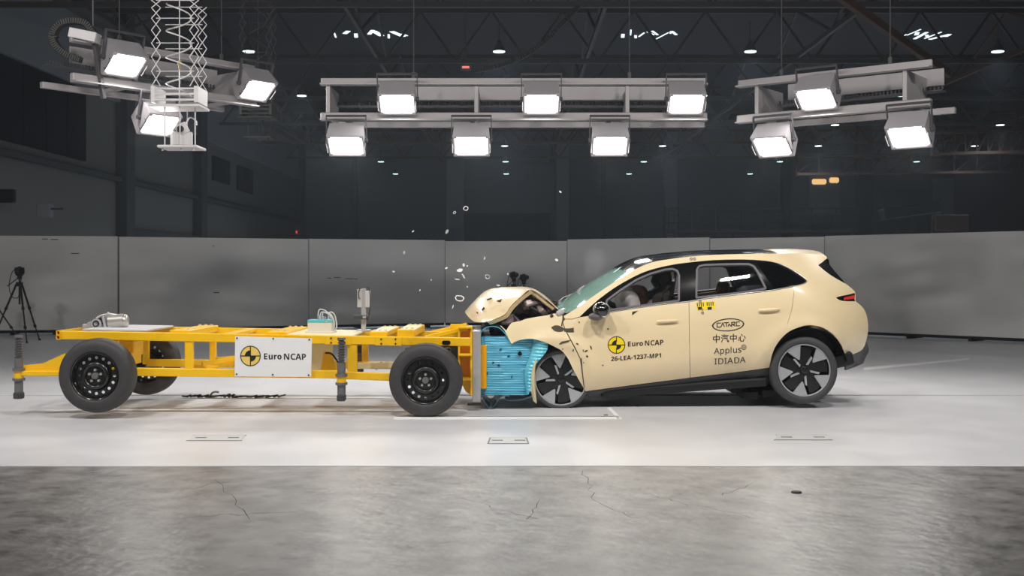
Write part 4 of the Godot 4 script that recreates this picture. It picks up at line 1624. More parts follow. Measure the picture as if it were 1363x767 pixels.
	var brd = part(o, "name_board", m, M.board)
	var flat = func(x, y, l): return W(x, y, zb) + Vector3(0, 0, l)
	emblem(brd, 333.4, 474, 13.4, M.pale_yellow, flat)
	text_on(brd, "lettering", "Euro", 351.4, 478.6, 23.4, 8.0, 0.006, M.ink, flat, "Droid Sans", true)
	text_on(brd, "lettering", "NCAP", 378.0, 478.9, 29.2, 8.1, 0.012, M.ink, flat, "Droid Sans", true)
	for e in [[315.6, 450.2], [363.8, 451], [411.8, 452.3], [315, 498.2], [363, 498.8], [410.8, 499.4]]:
		m = MB.new()
		m.cyl(W(e[0], e[1], zb), W(e[0], e[1], zb) + Vector3(0, 0, 0.006), 0.008, 8)
		put(brd, "screw", m, M.rim_black)
	# front structure: raised braces, shelved column, face plate
	for z in [0.1, -0.75]:
		m = MB.new()
		bar(m, 566, 450.5 if z > 0 else 445.5, z, 622, 436.5 if z > 0 else 432.5, z, 0.10, 6.5 * s)
		part(o, "raised_brace", m, M.yellow)
	m = MB.new()
	bar(m, 610, 434.5, 0.12, 614, 434.5, -0.85, 0.16, 0.05)
	part(o, "top_beam", m, M.yellow)
	var zc = 0.16
	m = MB.new()
	bar(m, 611.3, 434, zc - 0.08, 611.4, 506, zc - 0.08, 0.02, 0.16)
	part(o, "column_side", m, M.yellow)
	m = MB.new()
	bar(m, 627.4, 434, zc - 0.08, 627.5, 526, zc - 0.08, 0.022, 0.16)
	part(o, "column_side", m, M.yellow)
	m = MB.new()
	m.box((W(611, 434, zc - 0.17) + W(628, 506, zc - 0.17)) * 0.5, Vector3(0.14, 0.54, 0.015), 0.0)
	part(o, "column_web", m, M.yellow)
	for y in [435.5, 472, 504]:
		m = MB.new()
		m.box(W(619.5, y, zc - 0.07), Vector3(0.13, 0.022, 0.19), 0.004)
		part(o, "shelf", m, M.yellow)
	m = MB.new()
	m.prism([Vector2(0, 0), Vector2(0.12, 0), Vector2(0.12, -0.16), Vector2(0.06, -0.12)], -0.03, 0.03, Transform3D(Basis(), W(612, 505, zc - 0.1)))
	part(o, "gusset", m, M.yellow)
	m = MB.new()
	var fp = (W(628.8, 441, 0.12) + W(639.6, 536, 0.12)) * 0.5
	m.box(Vector3(fp.x, fp.y, -0.45), Vector3(10.8 * 0.00754, 95 * 0.00754, 1.14), 0.006)
	part(o, "face_plate", m, M.alu)
	m = MB.new()
	bar(m, 622, 538, 0.1, 640, 538, 0.1, 0.1, 0.02)
	part(o, "foot_plate", m, M.rim_black)
	build_barrier(o)

func build_barrier(o):
	var zb = -0.09
	var m = MB.new()
	# ribbed near face of the blue block
	var right = pts([440, 676, 447, 684, 452, 711, 470, 708, 480, 704, 490, 700, 500, 699, 526, 702])
	var edge = func(y, t):
		for i in t.size() - 1:
			if y <= t[i + 1].x:
				return lerp(t[i].y, t[i + 1].y, clamp((y - t[i].x) / (t[i + 1].x - t[i].x), 0.0, 1.0))
		return t[t.size() - 1].y
	var r = RandomNumberGenerator.new()
	r.seed = 9
	var rows = []
	var n = 130
	for i in n:
		var y = lerp(447.5, 526.0, i / (n - 1.0))
		var ph = (y - 447.5) / 3.15
		var tri = abs(fposmod(ph, 1.0) - 0.5) * 2.0
		var row = []
		var xe = edge.call(y, right)
		for k in 17:
			var t = k / 16.0
			var w = sin(t * 9.0 + floor(ph) * 1.7) * 0.0012
			row.append(W(lerp(645.5, xe, t), y + sin(t * 5.0 + i * 0.4) * 0.15, zb + tri * 0.010 * (0.5 + 0.5 * sin(floor(ph) * 2.3 + t * 2.0) * 0.6) + w + 0.02 * sin(t * PI)))
		rows.append(row)
	m.sheet(rows, 0.0, Vector3.BACK)
	# the rest of the block behind it
	var a = W(640, 447.5, zb)
	var b = W(700, 526, zb)
	m.box(Vector3((a.x + b.x) / 2, (a.y + b.y) / 2, zb - 0.5), Vector3(b.x - a.x, a.y - b.y - 0.004, 0.98), 0.01)
	var c = part(o, "deformable_barrier", m, M.blue)
	# flared crush zone at the right
	m = MB.new()
	var rt = pts([452, 722, 455, 726, 460, 729.5, 468, 728.5, 476, 722.5, 484, 715.5, 492, 711, 500, 707.5, 510, 706.8, 520, 706.3, 526, 704])
	rows = []
	n = 75
	for i in n:
		var y = lerp(452.0, 526.0, i / (n - 1.0))
		var row = []
		var x0 = edge.call(y, right) - 1.0
		var x1 = edge.call(y, rt)
		for k in 9:
			var t = k / 8.0
			var fold = abs(fposmod((y - t * 2.0) / 4.6, 1.0) - 0.5) * 2.0
			row.append(W(lerp(x0, x1, t), y - t * 1.5 + r.randf_range(-0.25, 0.25), zb + 0.02 + 0.05 * sin(t * PI * 0.7) + fold * 0.02 * t + r.randf_range(-0.002, 0.002)))
		rows.append(row)
	m.sheet(rows, 0.006, Vector3.BACK)
	put(c, "crushed_flare", m, M.blue_light)
	for e in [[smooth(pts([640, 443, 643, 438.5, 650, 435, 658, 434.6, 666, 437.5, 675, 447]), 4), "bent_top_sheet", M.blue, -0.03, -0.95], [smooth(pts([640, 524, 643, 531, 648, 540.5, 652.5, 543.5, 657, 541.2, 662, 533.5, 667, 528.4, 672, 526.8, 678, 527.5]), 5), "torn_bottom_sheet", M.skirt, 0.0, -0.9], [smooth(pts([672, 529, 675, 532.4, 684, 533.4, 696, 532, 707, 527]), 5), "torn_bottom_sheet", M.skirt, 0.01, -0.6]]:
		m = MB.new()
		rows = []
		for p in e[0]:
			var row = []
			var w = W(p.x, p.y, e[3])
			for k in 5:
				row.append(Vector3(w.x + 0.02 * sin(k * 1.3) * k * 0.2, w.y, lerp(e[3], e[4], k / 4.0)))
			rows.append(row)
		m.sheet(rows, 0.006, Vector3.UP)
		put(c, e[1], m, e[2])
	m = MB.new()
	m.box((W(640, 459.5, zb + 0.03) + W(647.6, 518, zb + 0.03)) * 0.5 - Vector3(0, 0, 0.1), Vector3(0.058, 0.445, 0.2), 0.004)
	put(c, "orange_strip", m, M.orange)
	m = MB.new()
	m.cyl(W(692, 471, zb), W(692, 471, zb + 0.045), 0.022, 14)
	put(c, "dark_plug", m, M.rim_black)
	for e in [[666, 465.5, 0.4], [663.5, 486, -0.6], [681, 502, 1.1], [677, 474, 0.2], [656, 483, 0.7], [648.5, 497, 1.3]]:
		m = MB.new()
		var rot = Transform3D(Basis(Vector3.BACK, e[2]), W(e[0], e[1], zb + 0.03))
		m.prism([Vector2(-0.016, -0.003), Vector2(0.0, -0.008), Vector2(0.018, 0.002), Vector2(0.0, 0.006)], -0.01, 0.004, rot)
		put(c, "tear", m, M.black)

# small devices that stand on the trolley
func offset_from(c, z):
	return func(px, py, dz = 0.0): return W(px, py, z + dz) - c

func build_devices():
	var z = -0.15
	var o = thing("servo_unit", "shiny silver motor and pump unit on the trolley's rear deck", "motor", "", W(140, 437, z))
	var c = W(140, 437, z)
	var m = MB.new()
	var L = offset_from(c, z)
	m.cyl(L.call(146, 428.5), L.call(166, 427), 0.074, 24)
	m.lathe([Vector2(0.068, 0.0), Vector2(0.066, 0.02), Vector2(0.05, 0.032), Vector2(0.0, 0.034)], 24, Transform3D(Basis(Vector3.UP, PI / 2), L.call(166, 427.5)))
	put(o, "motor_barrel", m, M.steel)
	m = MB.new()
	m.beam(L.call(140, 421), L.call(144, 438), 0.16, 0.022, 0.004, Vector3.RIGHT)
	put(o, "flange", m, M.alu)
	m = MB.new()
	m.cyl(L.call(128, 431, 0.08), L.call(128, 431, -0.02), 0.052, 18)
	m.cyl(L.call(120, 433, 0.06), L.call(120, 433, -0.02), 0.038, 16)
	m.box(L.call(125, 435), Vector3(0.2, 0.05, 0.12), 0.008)
	put(o, "pump_body", m, M.alu)
	m = MB.new()
	m.lathe([Vector2(0.022, 0.0), Vector2(0.034, 0.004), Vector2(0.034, 0.01), Vector2(0.022, 0.012)], 18, Transform3D(Basis(), L.call(128, 431, 0.082)))
	m.box(L.call(133, 428, -0.03), Vector3(0.09, 0.1, 0.05), 0.006)
	put(o, "dark_gear", m, M.rim_black)
	m = MB.new()
	m.box(L.call(114, 435.5), Vector3(0.06, 0.03, 0.06), 0.005)
	m.box(L.call(114, 432.5), Vector3(0.04, 0.02, 0.05), 0.005)
	m.tube(smooth([L.call(128, 424, 0.02), L.call(136, 420, 0.02), L.call(146, 418.5, 0.02), L.call(160, 421, 0.02)], 5), 0.012, 8)
	m.cyl(L.call(146, 420), L.call(143, 416), 0.012, 8)
	put(o, "pipework", m, M.steel)
	# measuring box with cables
	z = -0.1
	c = W(428, 441, z)
	o = thing("recorder_box", "beige and teal data recorder box with white cables on the trolley deck", "data recorder", "", c)
	L = offset_from(c, z)
	m = MB.new()
	m.box(L.call(427.5, 435), Vector3(0.245, 0.105, 0.2), 0.006)
	m.box(L.call(427.5, 441.5), Vector3(0.29, 0.014, 0.24), 0.003)
	put(o, "case", m, M.beige_box)
	m = MB.new()
	m.box(L.call(427.5, 427.6), Vector3(0.246, 0.034, 0.202), 0.005)
	put(o, "teal_lid", m, M.teal)
	m = MB.new()
	for x in [424, 427.5, 430.5, 433]:
		m.cyl(L.call(x, 427, 0.04), L.call(x, 421.5, 0.04), 0.009, 8)
	m.box(L.call(434.5, 428.3, 0.101), Vector3(0.03, 0.02, 0.008), 0.002)
	put(o, "connectors", m, M.alu)
	for e in [[423.5, 412, 440, 0.02], [426, 415.5, 443, 0.05], [429, 415, 444, 0.0], [437, 415.5, 447, 0.04]]:
		m = MB.new()
		m.tube(smooth([L.call(e[0], 426, e[3]), L.call(e[0] + 0.3, e[1] + 4, e[3]), L.call(e[0] + 3, e[1], e[3]), L.call((e[0] + e[2]) * 0.5 + 3, e[1] + 3, e[3]), L.call(e[2], 425, e[3]), L.call(e[2] + 1, 434, e[3]), L.call(e[2] - 1, 441, e[3])], 6), 0.007, 6)
		put(o, "cable", m, M.white_cable)
	# sensor post
	z = -0.45
	c = W(484.5, 441, z)
	o = thing("sensor_post", "grey aluminium sensor post with two side boxes standing on the trolley", "sensor post", "", c)
	L = offset_from(c, z)
	m = MB.new()
	m.beam(L.call(484, 439), L.call(484, 384), 0.048, 0.048, 0.006, Vector3.RIGHT)
	m.box(L.call(484, 440), Vector3(0.14, 0.02, 0.14), 0.004)
	put(o, "profile", m, M.alu)
	for e in [[479, 385, 409.5, 0.05], [489.5, 387, 409.5, 0.055]]:
		m = MB.new()
		m.beam(L.call(e[0], e[2], 0.01), L.call(e[0], e[1], 0.01), 0.05, e[3], 0.005, Vector3.RIGHT)
		put(o, "side_box", m, M.alu_matt)
	m = MB.new()
	m.box(L.call(481, 422.5, 0.03), Vector3(0.16, 0.04, 0.08), 0.005)
	put(o, "clamp", m, M.lamp_dark)
	m = MB.new()
	m.box(L.call(485, 422.5, 0.075), Vector3(0.035, 0.022, 0.02), 0.004)
	put(o, "knob", m, M.alu)
	m = MB.new()
	m.tube(smooth([L.call(488, 383, 0.03), L.call(491, 384, 0.03), L.call(492.5, 396, 0.03), L.call(492.5, 410, 0.03), L.call(491, 420, 0.03), L.call(488.5, 427, 0.03)], 5), 0.006, 6)
	m.tube(smooth([L.call(481, 384, 0.05), L.call(478, 386, 0.05), L.call(477.5, 396, 0.05), L.call(479.5, 397.5, 0.05)], 5), 0.006, 6)
	put(o, "cable", m, M.cable)

# ------------------------------------------------------------------ the car
func car_wheel(o, c, far, turn, flat_to = -1.0, k_t = 1.0):
	var xf = Transform3D(Basis(Vector3.UP, PI) if far else Basis(), c)
	var m = MB.new()
	m.lathe([Vector2(0.262, -0.205), Vector2(0.30, -0.222), Vector2(0.334, -0.212), Vector2(0.3455, -0.18), Vector2(0.3455, -0.05), Vector2(0.338, -0.018), Vector2(0.318, -0.002), Vector2(0.29, 0.0), Vector2(0.272, -0.008), Vector2(0.266, -0.02)], 80, xf)
	for i in m.v.size():
		var d = m.v[i] - c
		var r = Vector2(d.x, d.y).length()
		if r > 0.27 and k_t < 1.0:
			var q = Vector2(d.x, d.y) / r * lerp(0.27, r, k_t)
			m.v[i] = c + Vector3(q.x, q.y, d.z)
	if flat_to > 0.0:
		for i in m.v.size():
			if m.v[i].y < 0.004:
				m.v[i].y = 0.004 + (m.v[i].y) * 0.02
				m.v[i].x += (m.v[i].x - c.x) * 0.12
	var w = part(o, "wheel", m, M.tyre)
	m = MB.new()
	m.lathe([Vector2(0.268, -0.02), Vector2(0.266, -0.008), Vector2(0.258, -0.006), Vector2(0.253, -0.014)], 72, xf)
	put(w, "rim_edge", m, M.wheel_silver)
	m = MB.new()
	m.lathe([Vector2(0.253, -0.014), Vector2(0.247, -0.05), Vector2(0.243, -0.17), Vector2(0.0, -0.17)], 60, xf)
	m.lathe([Vector2(0.17, -0.13), Vector2(0.17, -0.11), Vector2(0.0, -0.11)], 40, xf)
	put(w, "rim", m, M.rim_black)
	for k in 5:
		var a = turn + TAU * k / 5.0
		var rot = xf * Transform3D(Basis(Vector3.BACK, a), Vector3.ZERO)
		# broad silver wedge at the rim, slim silver bar to the hub, dark blade between
		m = MB.new()
		var po = []
		for j in 9:
			var t = deg_to_rad(lerp(-17.0, 17.0, j / 8.0))
			po.append(Vector2(cos(t), sin(t)) * 0.2535)
		m.prism([Vector2(0.118, 0.006), Vector2(0.118, -0.006)] + po, -0.03, -0.008, rot)
		put(w, "spoke_wedge", m, M.wheel_silver)
		m = MB.new()
		m.prism([Vector2(0.05, 0.028), Vector2(0.065, 0.012), Vector2(0.145, 0.032), Vector2(0.15, 0.054)], -0.03, -0.006, rot)
		put(w, "spoke_bar", m, M.wheel_silver)
		m = MB.new()
		var r2 = xf * Transform3D(Basis(Vector3.BACK, a + PI / 5.0), Vector3.ZERO)
		m.prism([Vector2(0.04, -0.022), Vector2(0.235, -0.05), Vector2(0.242, 0.0), Vector2(0.235, 0.05), Vector2(0.20, 0.085), Vector2(0.04, 0.022)], -0.05, -0.028, r2)
		m.prism([Vector2(0.03, -0.02), Vector2(0.125, -0.03), Vector2(0.15, 0.0), Vector2(0.03, 0.02)], -0.05, -0.02, rot)
		put(w, "dark_blade", m, M.rim_black)
	m = MB.new()
	m.lathe([Vector2(0.04, -0.05), Vector2(0.036, -0.012), Vector2(0.03, -0.006), Vector2(0.0, -0.006)], 28, xf)
	m.lathe([Vector2(0.012, -0.006), Vector2(0.012, -0.003), Vector2(0.018, -0.003), Vector2(0.018, -0.006)], 20, xf)
	put(w, "hub_cap", m, M.rim_black)

func grow(poly, d):
	var r = Geometry2D.offset_polygon(PackedVector2Array(poly), d, Geometry2D.JOIN_ROUND)
	return Array(r[0])

func build_car():
	base = Vector3(1.6, 0.0, MID)
	var o = thing("car", "cream five-door car with a crushed front, pressed against the blue barrier block", "car", "", base)
	var m
	var arch_f = smooth(pts([681, 457.5, 690, 453.2, 698, 451.6, 706, 451, 715, 452.4, 727, 456.3, 737, 461.2, 747.6, 467, 756, 477.5, 762, 490, 770, 505, 778, 519]), 3)
	var arch_r = smooth(pts([1024, 489.5, 1028, 471, 1035, 457, 1047, 443.8, 1060.5, 436.8, 1074, 433.2, 1085, 433.4, 1098, 437.4, 1110.4, 446.4, 1119.5, 458.5, 1124, 469, 1126, 474.6]), 3)
	var pillar_top = smooth(pts([750, 421, 765, 412, 780, 401.3, 800, 387.3, 822, 373, 842, 360.8, 855, 354, 870, 348.8, 890, 345.2, 915, 342.2, 950, 339.4, 1000, 338, 1038, 337.6, 1065, 337.3, 1085, 338.8, 1095, 340.8]), 3)
	var dlo_top = smooth(pts([772, 421.3, 785, 409, 800, 396, 822, 380.5, 846, 367.2, 865, 359.5, 890, 353.3, 915, 349.5, 950, 346.2, 990, 345.4, 1020, 347.2, 1036, 350.6, 1048, 356, 1060, 363, 1069, 369.3, 1073.5, 373.2, 1072.6, 376, 1066, 379, 1056, 381.4]), 3)
	var belt = pts([1056, 381.4, 1030, 386.4, 990, 391.2, 940, 397.6, 917, 401.5, 877.5, 405.8, 846, 410.2, 810, 416, 790, 419])
	var rev = func(a):
		var r = a.duplicate()
		r.reverse()
		return r
	var side = pillar_top + pts([1101, 343.5, 1096, 348, 1089, 353, 1097, 360, 1105, 366, 1114, 371.5, 1124, 377, 1133, 383.5, 1138.5, 390, 1130, 392, 1121, 393.8, 1112.6, 396, 1116, 399, 1121, 400.7, 1130, 401.3, 1139, 401.2]) + smooth(pts([1139, 401.2, 1147, 408, 1152, 415.5, 1155, 427, 1155.4, 440, 1153.2, 453, 1149, 464, 1140.6, 469.8, 1126, 474.6]), 3) + rev.call(arch_r).slice(0, 25) + pts([1048.5, 431, 1054.5, 411, 1057, 390]) + rev.call(dlo_top) + pts([762, 424.5, 752, 424.5])
	var doorf = pts([771, 422.6, 790, 419.8, 810, 416.6, 846, 410.8, 877.5, 406.4, 916.8, 402.2, 917, 430, 917.7, 470, 918.2, 503, 866, 509.6, 820, 515.6, 779, 521, 777.5, 513, 775, 495, 773, 478, 765.4, 462, 757.4, 447, 752.4, 438, 749.5, 429, 752, 425.4, 762, 425.4])
	var doorr = pts([917.4, 402.1, 940, 398.4, 990, 392, 1030, 387.2, 1056.4, 382.2, 1056.5, 390, 1054, 411, 1048, 431]) + rev.call(arch_r.slice(0, 11)) + pts([992, 494, 960, 498, 918.8, 502.8, 918.3, 470, 917.6, 430])
	var fender = pts([674, 440, 677, 434.5, 681, 429.8, 687, 428.4, 693, 427.4, 700, 424.6, 715, 421.8, 728, 420, 738, 417.4, 748.6, 420, 748.2, 428.5, 751.4, 438.5, 756.4, 448, 764.4, 463, 772, 478.5, 774.2, 495, 776.6, 513, 778, 520]) + rev.call(arch_f)
	# openings
	var open_f = pts([806, 412, 808.5, 400, 826, 387, 848, 372.8, 867, 364.6, 885, 359.6, 895, 358.6, 901, 361, 903.3, 367, 903, 399.6, 880, 402.6, 846, 407.4, 815, 411.6])
	var open_r = pts([927.6, 395.6, 928.4, 359, 931, 355, 938, 353.4, 960, 352.6, 985, 352.2, 997, 352.4, 1003, 355, 1007.5, 361.5, 1018.4, 383.6, 990, 388.4])
	var quarter = pts([1006.5, 349.5, 1020, 350.3, 1034, 353.6, 1046, 358.8, 1058, 365.8, 1067, 371.4, 1070, 374, 1066, 376.6, 1056, 379, 1031, 384, 1028, 381.5])
	var trim_outer = rev.call(dlo_top) + []
	trim_outer = dlo_top + belt.slice(1)
	for mir in [false, true]:
		# outer skin
		var bs = part(o, "body_side", skin(side, 0.0, 0.012, mir), M.paint)
		var fe = part(o, "front_fender", skin(fender, 0.0, 0.006, mir), M.paint)
		var df = part(o, "front_door", skin(doorf, 0.0, 0.02, mir), M.paint)
		var dr = part(o, "rear_door", skin(doorr, 0.0, 0.02, mir), M.paint)
		# window surround, frames, glass
		part(o, "window_surround", skin(trim_outer, -0.006, 0.012, mir, [open_f, open_r, quarter]), M.gloss_black)
		put(df, "window_frame", skin(grow(open_f, 2.0), -0.003, 0.03, mir, [grow(open_f, -0.6)]), M.trim_grey)
		put(dr, "window_frame", skin(grow(open_r, 2.0), -0.003, 0.03, mir, [grow(open_r, -0.6)]), M.trim_grey)
		put(df, "door_glass", skin(open_f, -0.02, 0.0, mir), M.glass)
		put(dr, "door_glass", skin(open_r, -0.02, 0.0, mir), M.glass)
		part(o, "quarter_glass", skin(grow(quarter, 0.6), -0.008, 0.004, mir), M.glass_dark)
		m = MB.new()
		var path = []
		for p in belt.slice(0, 8):
			var q = SP(p.x, p.y - 0.3, 0.004)
			path.append(mirror(q) if mir else q)
		m.tube(path, 0.0045, 8)
		part(o, "belt_moulding", m, M.chrome)
		m = MB.new()
		path = []
		for p in smooth(pts([1036, 350.6, 1048, 356, 1060, 363, 1069, 369.3, 1073.5, 373.2, 1072.6, 376, 1066, 379, 1056, 381.4]), 3):
			var q = SP(p.x, p.y, 0.002)
			path.append(mirror(q) if mir else q)
		m.tube(path, 0.0045, 8)
		part(o, "belt_moulding", m, M.chrome)
		# sill, bumper corner
		part(o, "sill_cover", skin(pts([781, 521.8, 820, 516.4, 866, 510.4, 918, 503.8, 960, 498.8, 992, 494.8, 1023, 490.4, 1023, 500, 992, 504.5, 918, 513, 860, 519, 800, 524.2, 782, 525.4]), -0.004, 0.03, mir), M.sill)
		part(o, "sill_edge", skin(pts([783, 525, 800, 524.4, 860, 519.4, 918, 513.4, 992, 505, 1023, 500.4, 1023, 508.5, 960, 516.6, 860, 524.6, 783, 528.6]), -0.03, 0.03, mir), M.sill)
		part(o, "rear_bumper_corner", skin(pts([1126, 475.2, 1140.6, 470.4, 1149.4, 464.8, 1153.6, 455, 1156.4, 466, 1152, 476, 1147.6, 484.5, 1136, 489.5, 1126, 493]), -0.002, 0.02, mir), M.sill)
		# tail lamp
		var tl = part(o, "tail_lamp", skin(pts([1112.8, 396.2, 1121, 394.1, 1130, 392.3, 1138.7, 390.4, 1139.2, 401, 1130, 401.1, 1121, 400.5, 1116, 398.8]), -0.006, 0.01, mir), M.gloss_black)
		put(tl, "red_lens", skin(pts([1124, 396, 1131, 394.2, 1137.6, 393, 1138, 397.2, 1131, 398.4, 1123.6, 399.2]), 0.0, 0.008, mir), M.tail_red)
		# black end wedge under the spoiler
		part(o, "spoiler_wedge", skin(pts([1100.6, 344, 1103.4, 346, 1104, 352, 1111, 361, 1119, 370, 1125, 376.8, 1114, 371.2, 1105, 365.7, 1097, 359.7, 1089.4, 353, 1096, 348.3]), -0.004, 0.02, mir), M.gloss_black)
		# door handles
		for e in [[df, 888, 427.6, 13.2, -0.065], [dr, 1023.5, 412.6, 13.2, -0.075]]:
			var hp = []
			for k in 9:
				var t = k / 4.0 - 1.0
				var q = SP(e[1] + t * e[3], e[2] + t * e[3] * e[4], 0.004 + 0.012 * (1.0 - pow(t, 6.0)))
				hp.append(mirror(q) if mir else q)
			m = MB.new()
			m.tube(hp, 0.017, 10)
			put(e[0], "door_handle", m, M.paint)
		# mirror
		var mc = SP(800, 413, 0.12)
		m = MB.new()
		ball(m, mirror(mc) if mir else mc, Vector3(0.085, 0.085, 0.11), 24)
		var mr = part(df, "door_mirror", m, M.gloss_black) if false else put(df, "door_mirror", m, M.gloss_black)
		m = MB.new()
		var lo = SP(793, 421.5, 0.1)
		ball(m, mirror(lo) if mir else lo, Vector3(0.075, 0.04, 0.10), 20)
		put(df, "mirror_foot", m, M.trim_grey)
		m = MB.new()
		var rg = []
		for k in 13:
			var a = TAU * k / 12.0
			var q = mc + Vector3(0.03 + cos(a) * 0.052, sin(a) * 0.066, 0.072)
			rg.append(mirror(q) if mir else q)
		m.tube(rg, 0.008, 6)
		put(df, "mirror_rim", m, M.chrome)
		# wheel arch liner
		for e in [[1072, 494, 0.45, 12.0, 192.0], [735, 508, 0.47, -5.0, 88.0]]:
			var c = SP(e[0], e[1])
			m = MB.new()
			var rows = []
			for i in 25:
				var a = deg_to_rad(lerp(e[3], e[4], i / 24.0))
				var row = []
				for zk in [-0.03, -0.25, -0.5]:
					var q = Vector3(c.x + cos(a) * e[2], max(0.12, c.y + sin(a) * e[2]), zk)
					if zk > -0.1:
						q.z = S(q.x, q.y) - 0.016
					row.append(mirror(q) if mir else q)
				rows.append(row)
			m.sheet(rows, 0.004, Vector3.UP)
			var po = []
			for i in 25:
				var a = deg_to_rad(lerp(e[3], e[4], i / 24.0))
				po.append(Vector2(c.x + cos(a) * e[2], max(0.12, c.y + sin(a) * e[2])))
			var zz = 2.0 * MID + 0.5 if mir else -0.5
			m.prism(po, zz - 0.01, zz + 0.01)
			part(o, "arch_liner", m, M.black)
		if not mir:
			decorate_side(df, dr, fe, bs)
	# roof: dark glass, cream rear part
	var cross = func(list, crown, bulge, nx):
		var rows = []
		for p in list:
			var e = SP(p.x, p.y)
			var row = []
			for k in nx + 1:
				var t = float(k) / nx
				var s = 1.0 - pow(2.0 * t - 1.0, 2.0)
				row.append(Vector3(e.x, e.y, lerp(e.z, 2.0 * MID - e.z, t)) + bulge * s + Vector3(0, crown * s, 0))
			rows.append(row)
		return rows
	m = MB.new()
	m.sheet(cross.call(smooth(pts([842, 361.3, 855, 354.2, 870, 349, 890, 345.5, 915, 342.5, 950, 339.8, 1000, 338.4, 1036, 338]), 3), 0.06, Vector3(-0.10, 0.0, 0), 24), 0.006, Vector3.UP)
	var rf = part(o, "roof_glass", m, M.gloss_black)
	m = MB.new()
	m.sheet(cross.call(smooth(pts([1036, 338, 1065, 337.6, 1085, 339, 1095, 341, 1101, 343.6]), 3), 0.058, Vector3(0.0, 0, 0), 24), 0.012, Vector3.UP)
	part(o, "roof_rear", m, M.paint)
	m = MB.new()
	m.sheet(cross.call(smooth(pts([746, 417.5, 765, 412.3, 780, 401.6, 800, 387.6, 822, 373.3, 842, 361.2]), 3), 0.0, Vector3(-0.10, 0.055, 0), 24), 0.005, Vector3(-0.5, 1, 0))
	var ws = part(o, "windshield", m, M.screen_glass)
	# crack lines in the windshield
	m = MB.new()
	m.sheet(cross.call(pts([838, 363.6, 842, 361.2]), 0.0, Vector3(-0.102, 0.057, 0), 24), 0.008, Vector3.UP)
	put(ws, "header_band", m, M.gloss_black)
	for k in 12:
		m = MB.new()
		var t = rng.randf_range(0.1, 0.5)
		var path = []
		for j in 6:
			var g = cross.call([Vector2(lerp(750, 800, (k % 6) / 6.0 + j * 0.03), lerp(417, 388, (k % 6) / 6.0 + j * 0.03))], 0.0, Vector3(-0.103, 0.058, 0), 24)[0]
			path.append(g[clamp(int(3 + (k * 5) % 16 + j + rng.randi() % 2), 0, 24)])
		m.tube(path, 0.0016, 4)
		put(ws, "crack", m, M.airbag)
	# tail: window, gate, lower bumper
	m = MB.new()
	m.sheet(cross.call(smooth(pts([1101, 345, 1104, 352, 1111, 361, 1119, 370, 1125, 377]), 3), 0.0, Vector3(0.05, 0.0, 0), 16), 0.005, Vector3.RIGHT)
	part(o, "rear_window", m, M.glass_dark)
	m = MB.new()
	m.sheet(cross.call(smooth(pts([1125, 377, 1133, 383.5, 1138.5, 390, 1139, 401, 1147, 408, 1152, 415.5, 1155, 427, 1155.4, 440, 1153.2, 453, 1149.5, 463]), 3), 0.0, Vector3(0.06, 0.0, 0), 16), 0.012, Vector3.RIGHT)
	part(o, "tailgate", m, M.paint)
	m = MB.new()
	m.sheet(cross.call(smooth(pts([1153.5, 456, 1156.4, 466, 1152, 476, 1147.6, 484.5]), 3), 0.0, Vector3(0.06, 0.0, 0), 16), 0.012, Vector3.RIGHT)
	part(o, "rear_bumper", m, M.sill)
	# underside
	m = MB.new()
	var a = SP(800, 522)
	var b = SP(1020, 505)
	m.beam(Vector3(a.x, a.y - 0.02, MID), Vector3(b.x, b.y - 0.02, MID), 1.62, 0.09, 0.02)
	m.beam(Vector3(b.x, b.y, MID), Vector3(3.55, 0.5, MID), 1.3, 0.14, 0.02)
	part(o, "floor_pan", m, M.black)
	m = MB.new()
	for i in 6:
		m.box(Vector3(b.x - 0.25 + i * 0.1, b.y - 0.11 - rng.randf() * 0.06, MID + 0.3 + rng.randf_range(-0.3, 0.3)), Vector3(0.16, 0.08, 0.4), 0.01)
	part(o, "rear_suspension", m, M.black)
	# hood thrown up in a fold
	var hood = []
	for e in [[-0.06, [649, 428, 660, 424, 672, 418, 680, 407, 693, 394.6, 706, 385.2, 722, 393.5, 743, 411.5]], [-0.32, [631, 428, 640, 414, 654, 404, 668, 395.5, 684, 388.5, 705, 383.4, 722.5, 392, 743, 410]], [-0.75, [619, 415.5, 630, 402.5, 646, 388, 662, 383.4, 680, 382, 703, 382.6, 721.5, 391, 742, 408.5]], [-1.25, [627, 413, 639, 402, 652, 391, 668, 386, 684, 385, 703, 385, 720, 392, 740, 408]], [-1.78, [648, 414, 656, 406, 668, 398, 678, 392, 690, 389, 703, 389, 718, 395, 738, 409]]]:
		hood.append(pts(e[1]).map(func(p): return W(p.x, p.y, e[0])))
	m = MB.new()
	m.sheet(smooth_grid(hood, 7, 7), 0.006, Vector3.UP)
	var hd = part(o, "hood", m, M.paint)
	m = MB.new()
	for e in [[[W(648, 400.5, -0.45), W(651, 399.5, -0.45), W(654.5, 398, -0.45)], 0.009], [[W(642, 414.5, -0.35), W(643.5, 412, -0.35), W(644.5, 410.5, -0.35)], 0.012], [[W(635, 418, -0.36), W(636, 417, -0.36)], 0.012]]:
		m.tube(e[0].map(func(p): return p + Vector3(0, 0.01, 0.05)), e[1], 6)
	put(hd, "tear", m, M.scuff)
	m = MB.new()
	m.sheet(smooth_grid([hood[0].slice(0, 6).map(func(p): return p + Vector3(0.004, -0.012, 0)), hood[0].slice(0, 6).map(func(p): return p + Vector3(0.03, -0.035, -0.02))], 4, 4), 0.003, Vector3.BACK)
	m.tube(smooth([W(706, 387, -0.1), W(716, 395, -0.1), W(727, 404, -0.1), W(737, 411.5, -0.1)], 5), 0.018, 8)
	put(hd, "hood_flange", m, M.paint_in)
	# torn fender tip
	m = MB.new()
